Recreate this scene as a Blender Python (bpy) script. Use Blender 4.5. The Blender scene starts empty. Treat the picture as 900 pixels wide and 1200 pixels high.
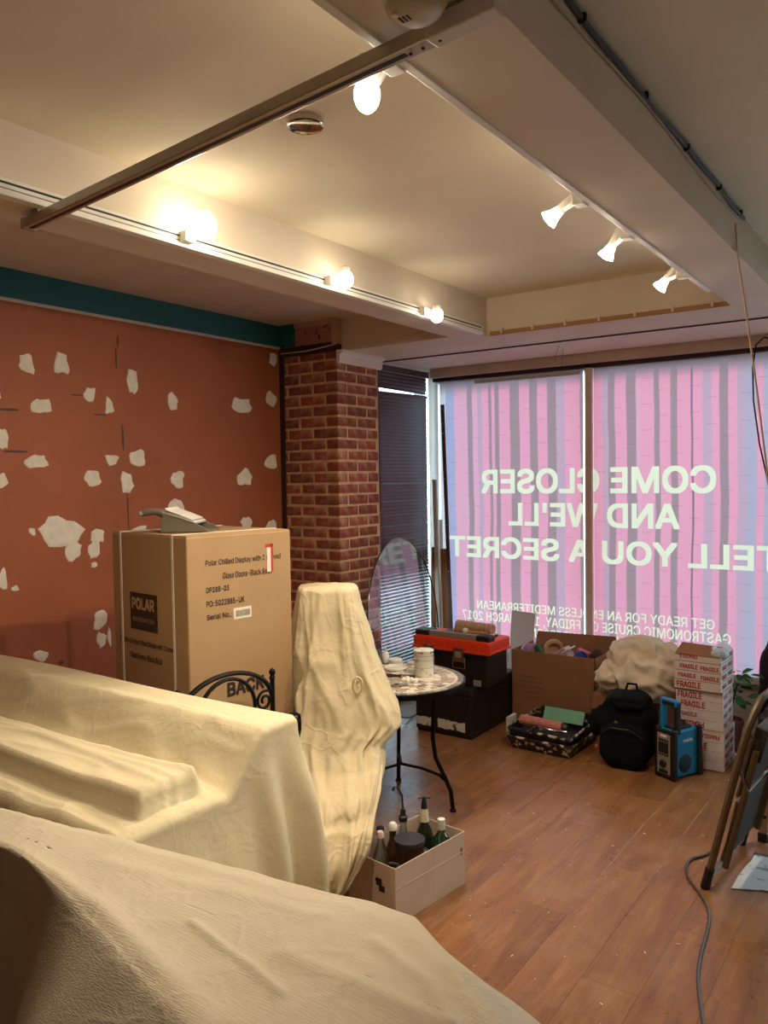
import bpy, bmesh, math, random
import numpy as np
from mathutils import Vector, Matrix, noise, geometry
random.seed(7)
PI = math.pi
scene = bpy.context.scene
COL = scene.collection

# ------------------------------------------------------------------ camera (from the vanishing points of the room)
FPX, PCX, PCY, EYE = 943.0, 450.0, 600.0, 1.70
_y = Vector(((1110-PCX)/FPX, -(550-PCY)/FPX, -1)).normalized()
_x = -Vector(((-900-PCX)/FPX, -(580-PCY)/FPX, -1)).normalized()
_x = (_x - _x.dot(_y)*_y).normalized()
_z = _x.cross(_y)
ROT = Matrix((_x, _y, _z))                      # world = ROT @ camera
CAM = Vector((0, 0, EYE))
cd = bpy.data.cameras.new('camera'); cam = bpy.data.objects.new('camera', cd); COL.objects.link(cam)
cd.sensor_fit = 'VERTICAL'; cd.sensor_height = 36.0; cd.lens = FPX/1200*36; cd.clip_start = .05
cam.matrix_world = Matrix.Translation(CAM) @ ROT.to_4x4()
scene.camera = cam
def ray(px, py): return ROT @ Vector(((px-PCX)/FPX, -(py-PCY)/FPX, -1))
def at(px, py, axis, val):
    d = ray(px, py); return CAM + d*((val-CAM[axis])/d[axis])
def atd(px, py, depth): return CAM + ray(px, py)*depth

# ------------------------------------------------------------------ daylight and exposure
LAMP = 28.0        # radiance of the lit lamp glass
SPOTW = 34.0       # beam power of each track lamp, watts
w = bpy.data.worlds.new('sky'); scene.world = w; w.use_nodes = True
bg = w.node_tree.nodes['Background']; bg.inputs[0].default_value = (.62, .85, 1.0, 1); bg.inputs[1].default_value = 7.5
vs = scene.view_settings
vs.view_transform = 'Standard'; vs.look = 'None'; vs.gamma = 1; vs.use_curve_mapping = False; vs.exposure = 0.32
def portal(name, loc, rot, sx, sy):
    l = bpy.data.lights.new(name, 'AREA'); l.shape = 'RECTANGLE'; l.size = sx; l.size_y = sy
    l.cycles.is_portal = True
    o = bpy.data.objects.new(name, l); COL.objects.link(o); o.location = loc; o.rotation_euler = rot
portal('window_portal', (-2.0, 5.72, 1.45), (-PI/2, 0, 0), 2.9, 2.3)
portal('side_window_portal', (-3.62, 5.13, 1.3), (0, -PI/2, 0), 2.5, .9)
portal('shop_door_right_offscreen', (.09, 5.72, 1.25), (-PI/2, 0, 0), 1.2, 2.5)

# ------------------------------------------------------------------ materials
def lin(c): return tuple(((v/255)/12.92 if v/255 <= .04045 else ((v/255+.055)/1.055)**2.4) for v in c)
MATS = {}
def M(name, rgb, rough=.6, metal=0, var=.0, scale=6, bump=0, bscale=80, rnd=0, spec=.5, dist=.002, trans=0, stretch=(1,1,1), rgb2=None, lo=.45, hi=.6, em=None):
    if name in MATS: return MATS[name]
    m = bpy.data.materials.new(name); m.use_nodes = True; nt = m.node_tree; N = nt.nodes; L = nt.links
    b = N['Principled BSDF']; c = lin(rgb)
    b.inputs['Roughness'].default_value = rough; b.inputs['Metallic'].default_value = metal
    b.inputs['Specular IOR Level'].default_value = spec
    b.inputs['Base Color'].default_value = (*c, 1)
    if trans: b.inputs['Transmission Weight'].default_value = trans
    if em: b.inputs['Emission Color'].default_value = (*em[:3], 1); b.inputs['Emission Strength'].default_value = em[3]
    out = None
    if var or bump or rgb2:
        tc = N.new('ShaderNodeTexCoord'); mp = N.new('ShaderNodeMapping'); mp.inputs['Scale'].default_value = stretch
        L.new(tc.outputs['Object'], mp.inputs['Vector'])
    if var or rgb2:
        n = N.new('ShaderNodeTexNoise'); n.inputs['Scale'].default_value = scale; n.inputs['Detail'].default_value = 5
        L.new(mp.outputs[0], n.inputs['Vector'])
        r = N.new('ShaderNodeValToRGB'); L.new(n.outputs['Fac'], r.inputs[0])
        if rgb2:
            c2 = lin(rgb2); r.color_ramp.elements[0].position = lo; r.color_ramp.elements[1].position = hi
            r.color_ramp.elements[0].color = (*c, 1); r.color_ramp.elements[1].color = (*c2, 1)
        else:
            r.color_ramp.elements[0].position = .3; r.color_ramp.elements[1].position = .7
            r.color_ramp.elements[0].color = (*[v*(1-var) for v in c], 1); r.color_ramp.elements[1].color = (*[min(1, v*(1+var)) for v in c], 1)
        out = r.outputs[0]
    if rnd:
        oi = N.new('ShaderNodeObjectInfo'); mr = N.new('ShaderNodeMapRange')
        mr.inputs['To Min'].default_value = 1-rnd; mr.inputs['To Max'].default_value = 1+rnd
        L.new(oi.outputs['Random'], mr.inputs['Value'])
        mx = N.new('ShaderNodeVectorMath'); mx.operation = 'SCALE'
        if out: L.new(out, mx.inputs[0])
        else: mx.inputs[0].default_value = c
        L.new(mr.outputs[0], mx.inputs['Scale']); out = mx.outputs[0]
    if out: L.new(out, b.inputs['Base Color'])
    if bump:
        n2 = N.new('ShaderNodeTexNoise'); n2.inputs['Scale'].default_value = bscale; n2.inputs['Detail'].default_value = 4
        L.new(mp.outputs[0], n2.inputs['Vector'])
        bp = N.new('ShaderNodeBump'); bp.inputs['Strength'].default_value = bump; bp.inputs['Distance'].default_value = dist
        L.new(n2.outputs['Fac'], bp.inputs['Height']); L.new(bp.outputs[0], b.inputs['Normal'])
    MATS[name] = m; return m

def fabric_mat(name, rgb, weave=.5, period=900, wr=.4, crease=.12):
    m = bpy.data.materials.new(name); m.use_nodes = True; nt = m.node_tree; N = nt.nodes; L = nt.links
    b = N['Principled BSDF']; b.inputs['Roughness'].default_value = .95; b.inputs['Specular IOR Level'].default_value = .1
    tc = N.new('ShaderNodeTexCoord')
    n = N.new('ShaderNodeTexNoise'); n.inputs['Scale'].default_value = 5; n.inputs['Detail'].default_value = 8
    L.new(tc.outputs['Object'], n.inputs['Vector'])
    r = N.new('ShaderNodeValToRGB'); c = lin(rgb)
    r.color_ramp.elements[0].color = (*[v*.86 for v in c], 1); r.color_ramp.elements[1].color = (*[min(1, v*1.1) for v in c], 1)
    L.new(n.outputs['Fac'], r.inputs[0]); L.new(r.outputs[0], b.inputs['Base Color'])
    mp1 = N.new('ShaderNodeMapping'); mp1.inputs['Scale'].default_value = (period, 16, 16)
    mp2 = N.new('ShaderNodeMapping'); mp2.inputs['Scale'].default_value = (16, period, period)
    n1 = N.new('ShaderNodeTexNoise'); n2 = N.new('ShaderNodeTexNoise')
    for mp, nn in ((mp1, n1), (mp2, n2)):
        L.new(tc.outputs['Object'], mp.inputs['Vector']); L.new(mp.outputs[0], nn.inputs['Vector']); nn.inputs['Scale'].default_value = 1; nn.inputs['Detail'].default_value = 2
    ad = N.new('ShaderNodeMath'); ad.operation = 'ADD'; L.new(n1.outputs['Fac'], ad.inputs[0]); L.new(n2.outputs['Fac'], ad.inputs[1])
    bp = N.new('ShaderNodeBump'); bp.inputs['Strength'].default_value = weave; bp.inputs['Distance'].default_value = .0015
    L.new(ad.outputs[0], bp.inputs['Height'])
    n3 = N.new('ShaderNodeTexNoise'); n3.inputs['Scale'].default_value = 22; n3.inputs['Detail'].default_value = 6; n3.inputs['Distortion'].default_value = 1.2
    L.new(tc.outputs['Object'], n3.inputs['Vector'])
    n4 = N.new('ShaderNodeTexNoise'); n4.inputs['Scale'].default_value = 5.5; n4.inputs['Detail'].default_value = 3; n4.inputs['Distortion'].default_value = .6
    L.new(tc.outputs['Object'], n4.inputs['Vector'])
    sb = N.new('ShaderNodeMath'); sb.operation = 'SUBTRACT'; L.new(n4.outputs['Fac'], sb.inputs[0]); sb.inputs[1].default_value = .5
    ab = N.new('ShaderNodeMath'); ab.operation = 'ABSOLUTE'; L.new(sb.outputs[0], ab.inputs[0])
    cr_ = N.new('ShaderNodeMapRange'); cr_.interpolation_type = 'SMOOTHSTEP'; cr_.inputs['From Min'].default_value = 0; cr_.inputs['From Max'].default_value = .06; cr_.inputs['To Min'].default_value = 1; cr_.inputs['To Max'].default_value = 0
    L.new(ab.outputs[0], cr_.inputs['Value'])
    bp3 = N.new('ShaderNodeBump'); bp3.inputs['Strength'].default_value = crease; bp3.inputs['Distance'].default_value = .006
    L.new(cr_.outputs[0], bp3.inputs['Height']); L.new(bp.outputs[0], bp3.inputs['Normal'])
    bp2 = N.new('ShaderNodeBump'); bp2.inputs['Strength'].default_value = wr; bp2.inputs['Distance'].default_value = .006
    L.new(n3.outputs['Fac'], bp2.inputs['Height']); L.new(bp3.outputs[0], bp2.inputs['Normal']); L.new(bp2.outputs[0], b.inputs['Normal'])
    MATS[name] = m; return m

def floor_mat():
    m = bpy.data.materials.new('wood_floor'); m.use_nodes = True; nt = m.node_tree; N = nt.nodes; L = nt.links
    b = N['Principled BSDF']
    tc = N.new('ShaderNodeTexCoord'); oi = N.new('ShaderNodeObjectInfo')
    mu = N.new('ShaderNodeMath'); mu.operation = 'MULTIPLY'; mu.inputs[1].default_value = 37; L.new(oi.outputs['Random'], mu.inputs[0])
    mp = N.new('ShaderNodeMapping'); L.new(tc.outputs['Object'], mp.inputs['Vector']); mp.inputs['Scale'].default_value = (22, 2.2, 22)
    L.new(mu.outputs[0], mp.inputs['Location'])
    n = N.new('ShaderNodeTexNoise'); n.inputs['Scale'].default_value = 1; n.inputs['Detail'].default_value = 9; n.inputs['Roughness'].default_value = .72; n.inputs['Distortion'].default_value = .7
    L.new(mp.outputs[0], n.inputs['Vector'])
    r = N.new('ShaderNodeValToRGB'); e = r.color_ramp.elements
    e[0].position = .25; e[0].color = (*lin((104, 66, 38)), 1); e[1].position = .75; e[1].color = (*lin((188, 134, 80)), 1)
    x = e.new(.45); x.color = (*lin((142, 93, 52)), 1); x = e.new(.58); x.color = (*lin((158, 106, 61)), 1)
    L.new(n.outputs['Fac'], r.inputs[0])
    mr = N.new('ShaderNodeMapRange'); mr.inputs['To Min'].default_value = .70; mr.inputs['To Max'].default_value = .84; L.new(oi.outputs['Random'], mr.inputs['Value'])
    sc = N.new('ShaderNodeVectorMath'); sc.operation = 'SCALE'; L.new(r.outputs[0], sc.inputs[0]); L.new(mr.outputs[0], sc.inputs['Scale'])
    # worn, dusty patches
    n2 = N.new('ShaderNodeTexNoise'); n2.inputs['Scale'].default_value = 2.4; n2.inputs['Detail'].default_value = 8; n2.inputs['Roughness'].default_value = .75
    ge = N.new('ShaderNodeNewGeometry'); L.new(ge.outputs['Position'], n2.inputs['Vector'])
    r2 = N.new('ShaderNodeValToRGB'); r2.color_ramp.elements[0].position = .5; r2.color_ramp.elements[1].position = .78
    r2.color_ramp.elements[0].color = (0, 0, 0, 1); r2.color_ramp.elements[1].color = (.5, .5, .5, 1)
    L.new(n2.outputs['Fac'], r2.inputs[0])
    mx = N.new('ShaderNodeMixRGB'); L.new(r2.outputs[0], mx.inputs[0]); L.new(sc.outputs[0], mx.inputs[1]); mx.inputs[2].default_value = (*lin((172, 140, 116)), 1)
    L.new(mx.outputs[0], b.inputs['Base Color'])
    mr2 = N.new('ShaderNodeMapRange'); mr2.inputs['From Min'].default_value = .3; mr2.inputs['From Max'].default_value = .7; mr2.inputs['To Min'].default_value = .22; mr2.inputs['To Max'].default_value = .42
    L.new(n2.outputs['Fac'], mr2.inputs['Value']); L.new(mr2.outputs[0], b.inputs['Roughness'])
    bp = N.new('ShaderNodeBump'); bp.inputs['Strength'].default_value = .25; bp.inputs['Distance'].default_value = .001
    L.new(n.outputs['Fac'], bp.inputs['Height']); L.new(bp.outputs[0], b.inputs['Normal'])
    MATS['wood_floor'] = m; return m

cream = M('cream_ceiling_paint', (226, 214, 188), .75, var=.05, scale=3, bump=.35, bscale=14, dist=.004)
beam_m = M('beam_paint', (218, 204, 184), .7, var=.05, scale=4, bump=.15, bscale=20)
wallm = M('wall_cream_paint', (205, 190, 165), .8, var=.04, scale=3)
orange = M('orange_wall_paint', (154, 82, 44), .62, var=.10, scale=2.2, bump=.2, bscale=30, dist=.003)
teal = M('teal_paint', (30, 106, 116), .5, var=.08, scale=6)
filler = M('wall_filler', (222, 212, 196), .9, var=.10, scale=22, bump=.6, bscale=40, dist=.003)
scuff = M('grey_scuff', (84, 62, 48), .8, var=.2)
brickm = M('red_brick', (140, 70, 52), .9, scale=14, rgb2=(180, 138, 106), lo=.47, hi=.74, bump=.8, bscale=45, rnd=.28, dist=.005)
mortar = M('lime_mortar', (204, 168, 130), .95, var=.22, scale=12, bump=.8, bscale=60, dist=.005)
darkwood = M('dark_timber', (52, 28, 22), .7, var=.25, scale=9)
white_pl = M('white_plastic', (232, 228, 216), .4, var=.02)
offwhite = M('offwhite_gloss', (222, 214, 204), .45, var=.05, scale=8)
peel = M('peeling_paint', (176, 132, 116), .8, scale=26, rgb2=(70, 42, 34), lo=.60, hi=.66)
alu = M('aluminium', (180, 172, 160), .38, 1.0, var=.06, scale=10)
dark_slot = M('dark_slot', (34, 30, 28), .6)
glow = M('lamp_glow', (255, 240, 215), .5, em=(1.0, .86, .66, LAMP))
chrome = M('chrome', (200, 196, 190), .12, 1.0)
card = M('cardboard', (172, 138, 98), .85, var=.05, scale=5, bump=.1, bscale=30)
card_d = M('cardboard_brown', (150, 104, 70), .88, var=.07, scale=7, bump=.15, bscale=40)
card_pale = M('cardboard_pale', (196, 172, 146), .85, var=.05, scale=7)
card_in = M('cardboard_inside', (168, 126, 82), .9, var=.05)
ink = M('black_ink', (44, 28, 22), .8)
strap = M('white_strap', (226, 216, 196), .5)
iron = M('black_iron', (20, 18, 18), .42, .7, var=.2, scale=30)
black_pl = M('black_plastic', (22, 20, 20), .5, var=.2, scale=20, bump=.1, bscale=200)
black_fab = M('black_fabric', (16, 17, 22), .95, var=.25, scale=14, bump=.5, bscale=120, spec=.15)
red_pl = M('red_plastic', (226, 62, 30), .42, var=.05)
grey_pl = M('grey_plastic', (134, 124, 112), .55, var=.06)
blue_pl = M('teal_blue_plastic', (0, 128, 178), .45, var=.04)
silver = M('silver_plastic', (150, 140, 128), .4, .3)
steel = M('galvanised_steel', (128, 116, 100), .38, .85, var=.16, scale=14)
ladder_m = M('brown_painted_steel', (104, 86, 64), .5, .4, var=.18, scale=20, bump=.2, bscale=60)
tread_m = M('ribbed_tread', (66, 56, 44), .85, var=.2, scale=60, bump=.5, bscale=250)
fab1 = fabric_mat('dust_sheet_cotton', (214, 199, 164), .5, 700, .35)
fab2 = fabric_mat('dust_sheet_heavy', (192, 178, 154), 1.0, 420, .22, .15)
fab3 = fabric_mat('dust_sheet_creased', (202, 185, 150), .5, 700, .45, .28)
fab4 = fabric_mat('dust_sheet_bundle', (222, 204, 178), .4, 700, .5)
redink = M('red_ink', (178, 34, 40), .7)
tapem = M('white_tape', (222, 208, 204), .45, var=.06, scale=20)
wood_t = M('tan_timber', (150, 98, 58), .6, var=.2, scale=4, stretch=(8, 8, 1))
wood_r = M('red_timber', (126, 66, 36), .6, var=.2, scale=4, stretch=(8, 8, 1))
wood_g = M('grey_white_timber', (188, 176, 158), .7, var=.1, scale=6)
slatm = M('mauve_slat', (76, 54, 58), .5, var=.1, scale=5)
floorm = floor_mat()
glassm = bpy.data.materials.new('clear_glass'); glassm.use_nodes = True
def _glass(m, tint, fac, rough=.02):
    nt = m.node_tree; N = nt.nodes; L = nt.links; N.clear()
    o = N.new('ShaderNodeOutputMaterial'); mx = N.new('ShaderNodeMixShader'); t = N.new('ShaderNodeBsdfTransparent'); g = N.new('ShaderNodeBsdfGlossy')
    t.inputs[0].default_value = (*tint, 1); g.inputs['Roughness'].default_value = rough
    lw = N.new('ShaderNodeLayerWeight'); lw.inputs['Blend'].default_value = .25
    mr = N.new('ShaderNodeMapRange'); mr.inputs['To Min'].default_value = fac; mr.inputs['To Max'].default_value = min(1, fac+.6)
    L.new(lw.outputs['Fresnel'], mr.inputs['Value']); L.new(mr.outputs[0], mx.inputs[0])
    L.new(t.outputs[0], mx.inputs[1]); L.new(g.outputs[0], mx.inputs[2]); L.new(mx.outputs[0], o.inputs[0])
_glass(glassm, (.93, .96, .96), .03); MATS['clear_glass'] = glassm
discglass = bpy.data.materials.new('table_glass'); discglass.use_nodes = True; _glass(discglass, (.74, .80, .79), .20, .03)
botglass = bpy.data.materials.new('bottle_glass'); botglass.use_nodes = True; _glass(botglass, (.90, .92, .92), .14)
greenglass = bpy.data.materials.new('green_glass'); greenglass.use_nodes = True; _glass(greenglass, (.20, .60, .34), .14)

# ------------------------------------------------------------------ mesh helpers
class MB:
    def __init__(s): s.V = []; s.F = []
    def add(s, vs, fs):
        o = len(s.V); s.V += [tuple(v) for v in vs]; s.F += [tuple(i+o for i in f) for f in fs]; return s
    def box(s, c, d, R=None):
        x, y, z = d[0]/2, d[1]/2, d[2]/2
        vs = [Vector(v) for v in ((-x,-y,-z),(x,-y,-z),(x,y,-z),(-x,y,-z),(-x,-y,z),(x,-y,z),(x,y,z),(-x,y,z))]
        if R: vs = [R @ v for v in vs]
        c = Vector(c)
        return s.add([v+c for v in vs], [(0,3,2,1),(4,5,6,7),(0,1,5,4),(1,2,6,5),(2,3,7,6),(3,0,4,7)])
    def bb(s, a, b):
        return s.box([(a[i]+b[i])/2 for i in range(3)], [abs(b[i]-a[i]) for i in range(3)])
    def tube(s, pts, r, n=8, closed=False):
        pts = [Vector(p) for p in pts]; k = len(pts); up = None; vs = []
        rr = r if isinstance(r, (list, tuple)) else [r]*k
        for i, p in enumerate(pts):
            a = pts[i-1] if (i > 0 or closed) else p; b = pts[(i+1) % k] if (i < k-1 or closed) else p
            t = (b-a).normalized() if (b-a).length > 1e-9 else Vector((0,0,1))
            if up is None: up = Vector((0,0,1)) if abs(t.z) < .9 else Vector((1,0,0))
            sd = t.cross(up)
            if sd.length < 1e-4: sd = t.cross(Vector((0,1,0)))
            sd.normalize(); up = sd.cross(t).normalized()
            vs += [p + (sd*math.cos(2*PI*j/n) + up*math.sin(2*PI*j/n))*rr[i] for j in range(n)]
        fs = []
        for i in range(k if closed else k-1):
            for j in range(n):
                a, b = i*n+j, i*n+(j+1) % n; c, d = ((i+1) % k)*n+(j+1) % n, ((i+1) % k)*n+j
                fs.append((a, b, c, d))
        if not closed: fs += [tuple(range(n))[::-1], tuple((k-1)*n+j for j in range(n))]
        return s.add(vs, fs)
    def lathe(s, prof, n=20, o=(0,0,0), R=None):
        vs = []; fs = []; o = Vector(o)
        for r, z in prof:
            for j in range(n):
                v = Vector((r*math.cos(2*PI*j/n), r*math.sin(2*PI*j/n), z)); vs.append((R @ v if R else v)+o)
        for i in range(len(prof)-1):
            for j in range(n):
                fs.append((i*n+j, i*n+(j+1) % n, (i+1)*n+(j+1) % n, (i+1)*n+j))
        if prof[0][0] > 1e-5: fs.append(tuple(range(n))[::-1])
        if prof[-1][0] > 1e-5: fs.append(tuple((len(prof)-1)*n+j for j in range(n)))
        return s.add(vs, fs)
    def sphere(s, c, r, n=16, m=10, R=None):
        if not isinstance(r, (tuple, list)): r = (r, r, r)
        vs = []; fs = []; c = Vector(c)
        for i in range(m+1):
            t = PI*i/m
            for j in range(n):
                p = 2*PI*j/n; v = Vector((r[0]*math.sin(t)*math.cos(p), r[1]*math.sin(t)*math.sin(p), r[2]*math.cos(t)))
                vs.append((R @ v if R else v)+c)
        for i in range(m):
            for j in range(n): fs.append((i*n+j, (i+1)*n+j, (i+1)*n+(j+1) % n, i*n+(j+1) % n))
        return s.add(vs, fs)
    def prism(s, poly, ex, f):      # poly of 2-D points; f maps (u,v,w) to a point; w in 0..ex
        n = len(poly); vs = [f(u, v, 0) for u, v in poly]+[f(u, v, ex) for u, v in poly]
        return s.add(vs, [tuple(range(n))[::-1], tuple(range(n, 2*n))]+[(i, (i+1) % n, n+(i+1) % n, n+i) for i in range(n)])
    def mesh(s, name, mat, bevel=0, smooth=False, seg=2):
        me = bpy.data.meshes.new(name); bm = bmesh.new()
        bv = [bm.verts.new(v) for v in s.V]
        for f in s.F:
            if len(set(f)) < 3: continue
            try: bm.faces.new([bv[i] for i in f])
            except ValueError: pass
        bmesh.ops.remove_doubles(bm, verts=bm.verts, dist=1e-6)
        bmesh.ops.recalc_face_normals(bm, faces=bm.faces)
        if bevel:
            es = [e for e in bm.edges if len(e.link_faces) == 2 and e.calc_face_angle(0) > .5]
            bmesh.ops.bevel(bm, geom=es, offset=bevel, segments=seg, affect='EDGES', profile=.5, clamp_overlap=True)
        bm.to_mesh(me); bm.free()
        if smooth:
            me.polygons.foreach_set('use_smooth', [True]*len(me.polygons)); me.set_sharp_from_angle(angle=.7 if smooth is True else smooth)
        if mat: me.materials.append(mat)
        return me
    def build(s, name, mat, parent=None, bevel=0, smooth=False, loc=None, rot=None, seg=2):
        return link(name, s.mesh(name, mat, bevel, smooth, seg), parent, loc, rot)
def link(name, me, parent=None, loc=None, rot=None):
    o = bpy.data.objects.new(name, me); COL.objects.link(o)
    if parent: o.parent = parent
    if loc is not None: o.location = loc
    if rot is not None: o.rotation_euler = rot
    return o
def tag(o, label, cat, group=None, kind=None):
    o['label'] = label; o['category'] = cat
    if group: o['group'] = group
    if kind: o['kind'] = kind
    return o
def thing(name, label, cat, loc=(0,0,0), rz=0, group=None, kind=None):
    o = bpy.data.objects.new(name, None); COL.objects.link(o); o.location = loc; o.rotation_euler = (0,0,rz); o.empty_display_size = .1
    return tag(o, label, cat, group, kind)
def part(name, mb, mat, parent, bevel=0, smooth=False, label=None, seg=2):
    o = mb.build(name, mat, parent, bevel, smooth, seg=seg)
    if label: o['label'] = label
    return o
try: INTER = bpy.data.fonts.load(bpy.utils.system_resource('DATAFILES', path='fonts')+'/Inter.woff2')
except Exception: INTER = None
def outline(body, res=3):
    cu = bpy.data.curves.new('text', 'FONT'); cu.body = body; cu.size = 1; cu.resolution_u = res; cu.fill_mode = 'NONE'
    if INTER: cu.font = INTER
    o = bpy.data.objects.new('text', cu); COL.objects.link(o)
    dg = bpy.context.evaluated_depsgraph_get(); dg.update()
    me = bpy.data.meshes.new_from_object(o.evaluated_get(dg)); bpy.data.objects.remove(o); bpy.data.curves.remove(cu)
    V = np.array([(v.co.x, v.co.y) for v in me.vertices]); E = np.array([tuple(e.vertices) for e in me.edges]); bpy.data.meshes.remove(me)
    return V, E
def winding_inside(P, A, B):        # non-zero winding of the closed outlines A->B about each point of P
    y = P[:, 1][:, None]; x = P[:, 0][:, None]
    up = (A[:, 1] <= y) & (B[:, 1] > y); dn = (A[:, 1] > y) & (B[:, 1] <= y)
    cr = (B[:, 0]-A[:, 0])*(y-A[:, 1])-(x-A[:, 0])*(B[:, 1]-A[:, 1])
    return ((up & (cr > 0)).sum(1)-(dn & (cr < 0)).sum(1)) != 0
def bold_outline(body, width, height, offset):
    V, E = outline(body, 3 if len(body) < 18 else 2); lo, hi = V.min(0)-offset, V.max(0)+offset
    sc_ = np.array([width/(hi[0]-lo[0]) if width else height/(hi[1]-lo[1]), height/(hi[1]-lo[1]) if height else width/(hi[0]-lo[0])])
    sh = [np.array(q)*offset for q in (((-1, -1), (1, 1), (-1, 1), (1, -1)) if len(body) < 18 else ((-1, -.6), (1, .6)))] if offset else [np.zeros(2)]
    return [((V+d-lo)*sc_, E) for d in sh]
def inside_any(P, copies):
    r = np.zeros(len(P), bool)
    for V, E in copies: r |= winding_inside(P, V[E[:, 0]], V[E[:, 1]])
    return r
def text_mesh(body, width=None, height=None, depth=.0006, offset=0.0, mat=None):
    cp = bold_outline(body, width, height, offset); pv_, pe_ = [], []
    for V, E in cp:
        o = len(pv_); pv_ += [Vector((float(a), float(b))) for a, b in V]; pe_ += [(int(a)+o, int(b)+o) for a, b in E]
    r = geometry.delaunay_2d_cdt(pv_, pe_, [], 0, 1e-6); ov_, f_ = r[0], r[2]
    VV = np.array([(v.x, v.y) for v in ov_]); ff = np.array([list(f)[:3] for f in f_])
    keep = inside_any(VV[ff].mean(1), cp); used = np.unique(ff[keep]); ix = {int(u): k for k, u in enumerate(used)}
    me = bpy.data.meshes.new('text'); me.from_pydata([(float(VV[u][0]), float(VV[u][1]), 0) for u in used], [], [[ix[int(q)] for q in f] for f in ff[keep]]); me.update()
    if mat: me.materials.append(mat)
    return me
def place_text(me, name, parent, o, u, v, label=None):      # u right, v up, normal = u x v
    u = Vector(u).normalized(); v = Vector(v).normalized(); n = u.cross(v)
    ob = link(name, me, parent)
    m = Matrix((u, v, n)).transposed().to_4x4(); m.translation = Vector(o) + n*.0012
    ob.matrix_local = m
    if label: ob['label'] = label
    return ob
def sm(t): t = max(0, min(1, t)); return t*t*(3-2*t)
def nz(*a): return noise.noise(Vector(a))

# ------------------------------------------------------------------ ROOM
LW = -3.845; PXF = -3.334; PYF = 4.243; PYB = 4.717; WY = 5.56; ZU = 2.55; ZC = 2.78; ZS = 2.765
def struct(name, mb, mat, label, cat, bevel=0):
    return tag(mb.build(name, mat, bevel=bevel), label, cat, kind='structure')
fl = struct('floor', MB().bb((-3.9, -1.9, -.08), (2.3, 5.7, -.0065)), darkwood, 'worn brown wood laminate floor of long boards', 'floor')
pm = MB().box((0, 0, -.004), (.1894, 1.2796, .008)).mesh('floor_board', floorm, bevel=.0006, seg=1)
x = -3.75; row = 0
while x < 1.3:
    y = -1.3 + (row*.47) % 1.28
    while y < 6.0:
        if y > -.7:
            o = link('floor_board', pm, fl, (x, y, 0))
            if y+.64 > 5.62: o.scale.y = max(.05, (5.62-(y-.64))/1.28); o.location.y = (5.62+y-.64)/2
            if y-.64 > 5.6: bpy.data.objects.remove(o)
        y += 1.28
    x += .19; row += 1
wl = struct('wall_left', MB().bb((LW-.12, -1.9, 0), (LW, PYF+.1, 2.9)), orange, 'orange painted wall dotted with patches of white filler', 'wall')
struct('wall_back', MB().bb((-3.95, -1.95, 0), (2.3, -1.85, 2.9)), wallm, 'cream wall behind the room', 'wall')
struct('wall_right', MB().bb((2.2, -1.9, 0), (2.3, 5.7, 2.9)), wallm, 'plain cream side wall', 'wall')
# side-window wall behind the pillar
mb = MB(); mb.bb((-3.9, PYF+.1, 0), (-3.44, PYB-.02, 2.9)); mb.bb((-3.62, PYB-.02, 0), (-3.46, 5.66, .12)); mb.bb((-3.62, PYB-.02, 2.53), (-3.46, 5.66, 2.9))
struct('wall_side', mb, offwhite, 'short painted wall around the side window behind the blind', 'wall')
# front wall
mb = MB(); mb.bb((-3.62, 5.58, 0), (-.50, 5.70, .34)); mb.bb((-3.62, 5.58, 2.50), (2.3, 5.70, 2.9)); mb.bb((-.62, 5.58, 0), (-.50, 5.70, 2.5)); mb.bb((.68, 5.58, 0), (2.3, 5.70, 2.9))
struct('wall_front', mb, offwhite, 'painted shopfront wall below and beside the film covered window', 'wall')
# ceilings and beams
struct('ceiling', MB().bb((-2.34, -1.9, ZC), (-.88, 4.45, ZC+.1)), cream, 'cream textured ceiling recessed between the white beams', 'ceiling')
struct('ceiling.001', MB().bb((-3.95, -1.9, ZS), (-2.48, 4.30, ZS+.1)), beam_m, 'dull pinkish soffit strip above the orange wall', 'ceiling')
struct('ceiling.002', MB().bb((-.70, -1.9, 2.72), (2.3, 4.45, 2.82)), cream, 'cream ceiling beyond the beam with the dark cable', 'ceiling')
struct('trim_1', MB().bb((-2.50, -1.9, ZU), (-2.31, 4.42, 2.9)), beam_m, 'cream boxed beam carrying the long white lighting track', 'beam')
mb = MB(); mb.bb((-3.9, 4.29, ZU), (-2.501, 5.69, 2.9)); mb.bb((-2.5, 4.42, ZU), (2.3, 5.69, 2.9))
struct('trim_2', mb, beam_m, 'wide white dropped ceiling over the shop window', 'beam')
struct('trim_3', MB().bb((-.913, -1.9, ZU), (-.68, 4.42, 2.9)), beam_m, 'cream boxed beam with spotlights along its edge', 'beam')
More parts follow.
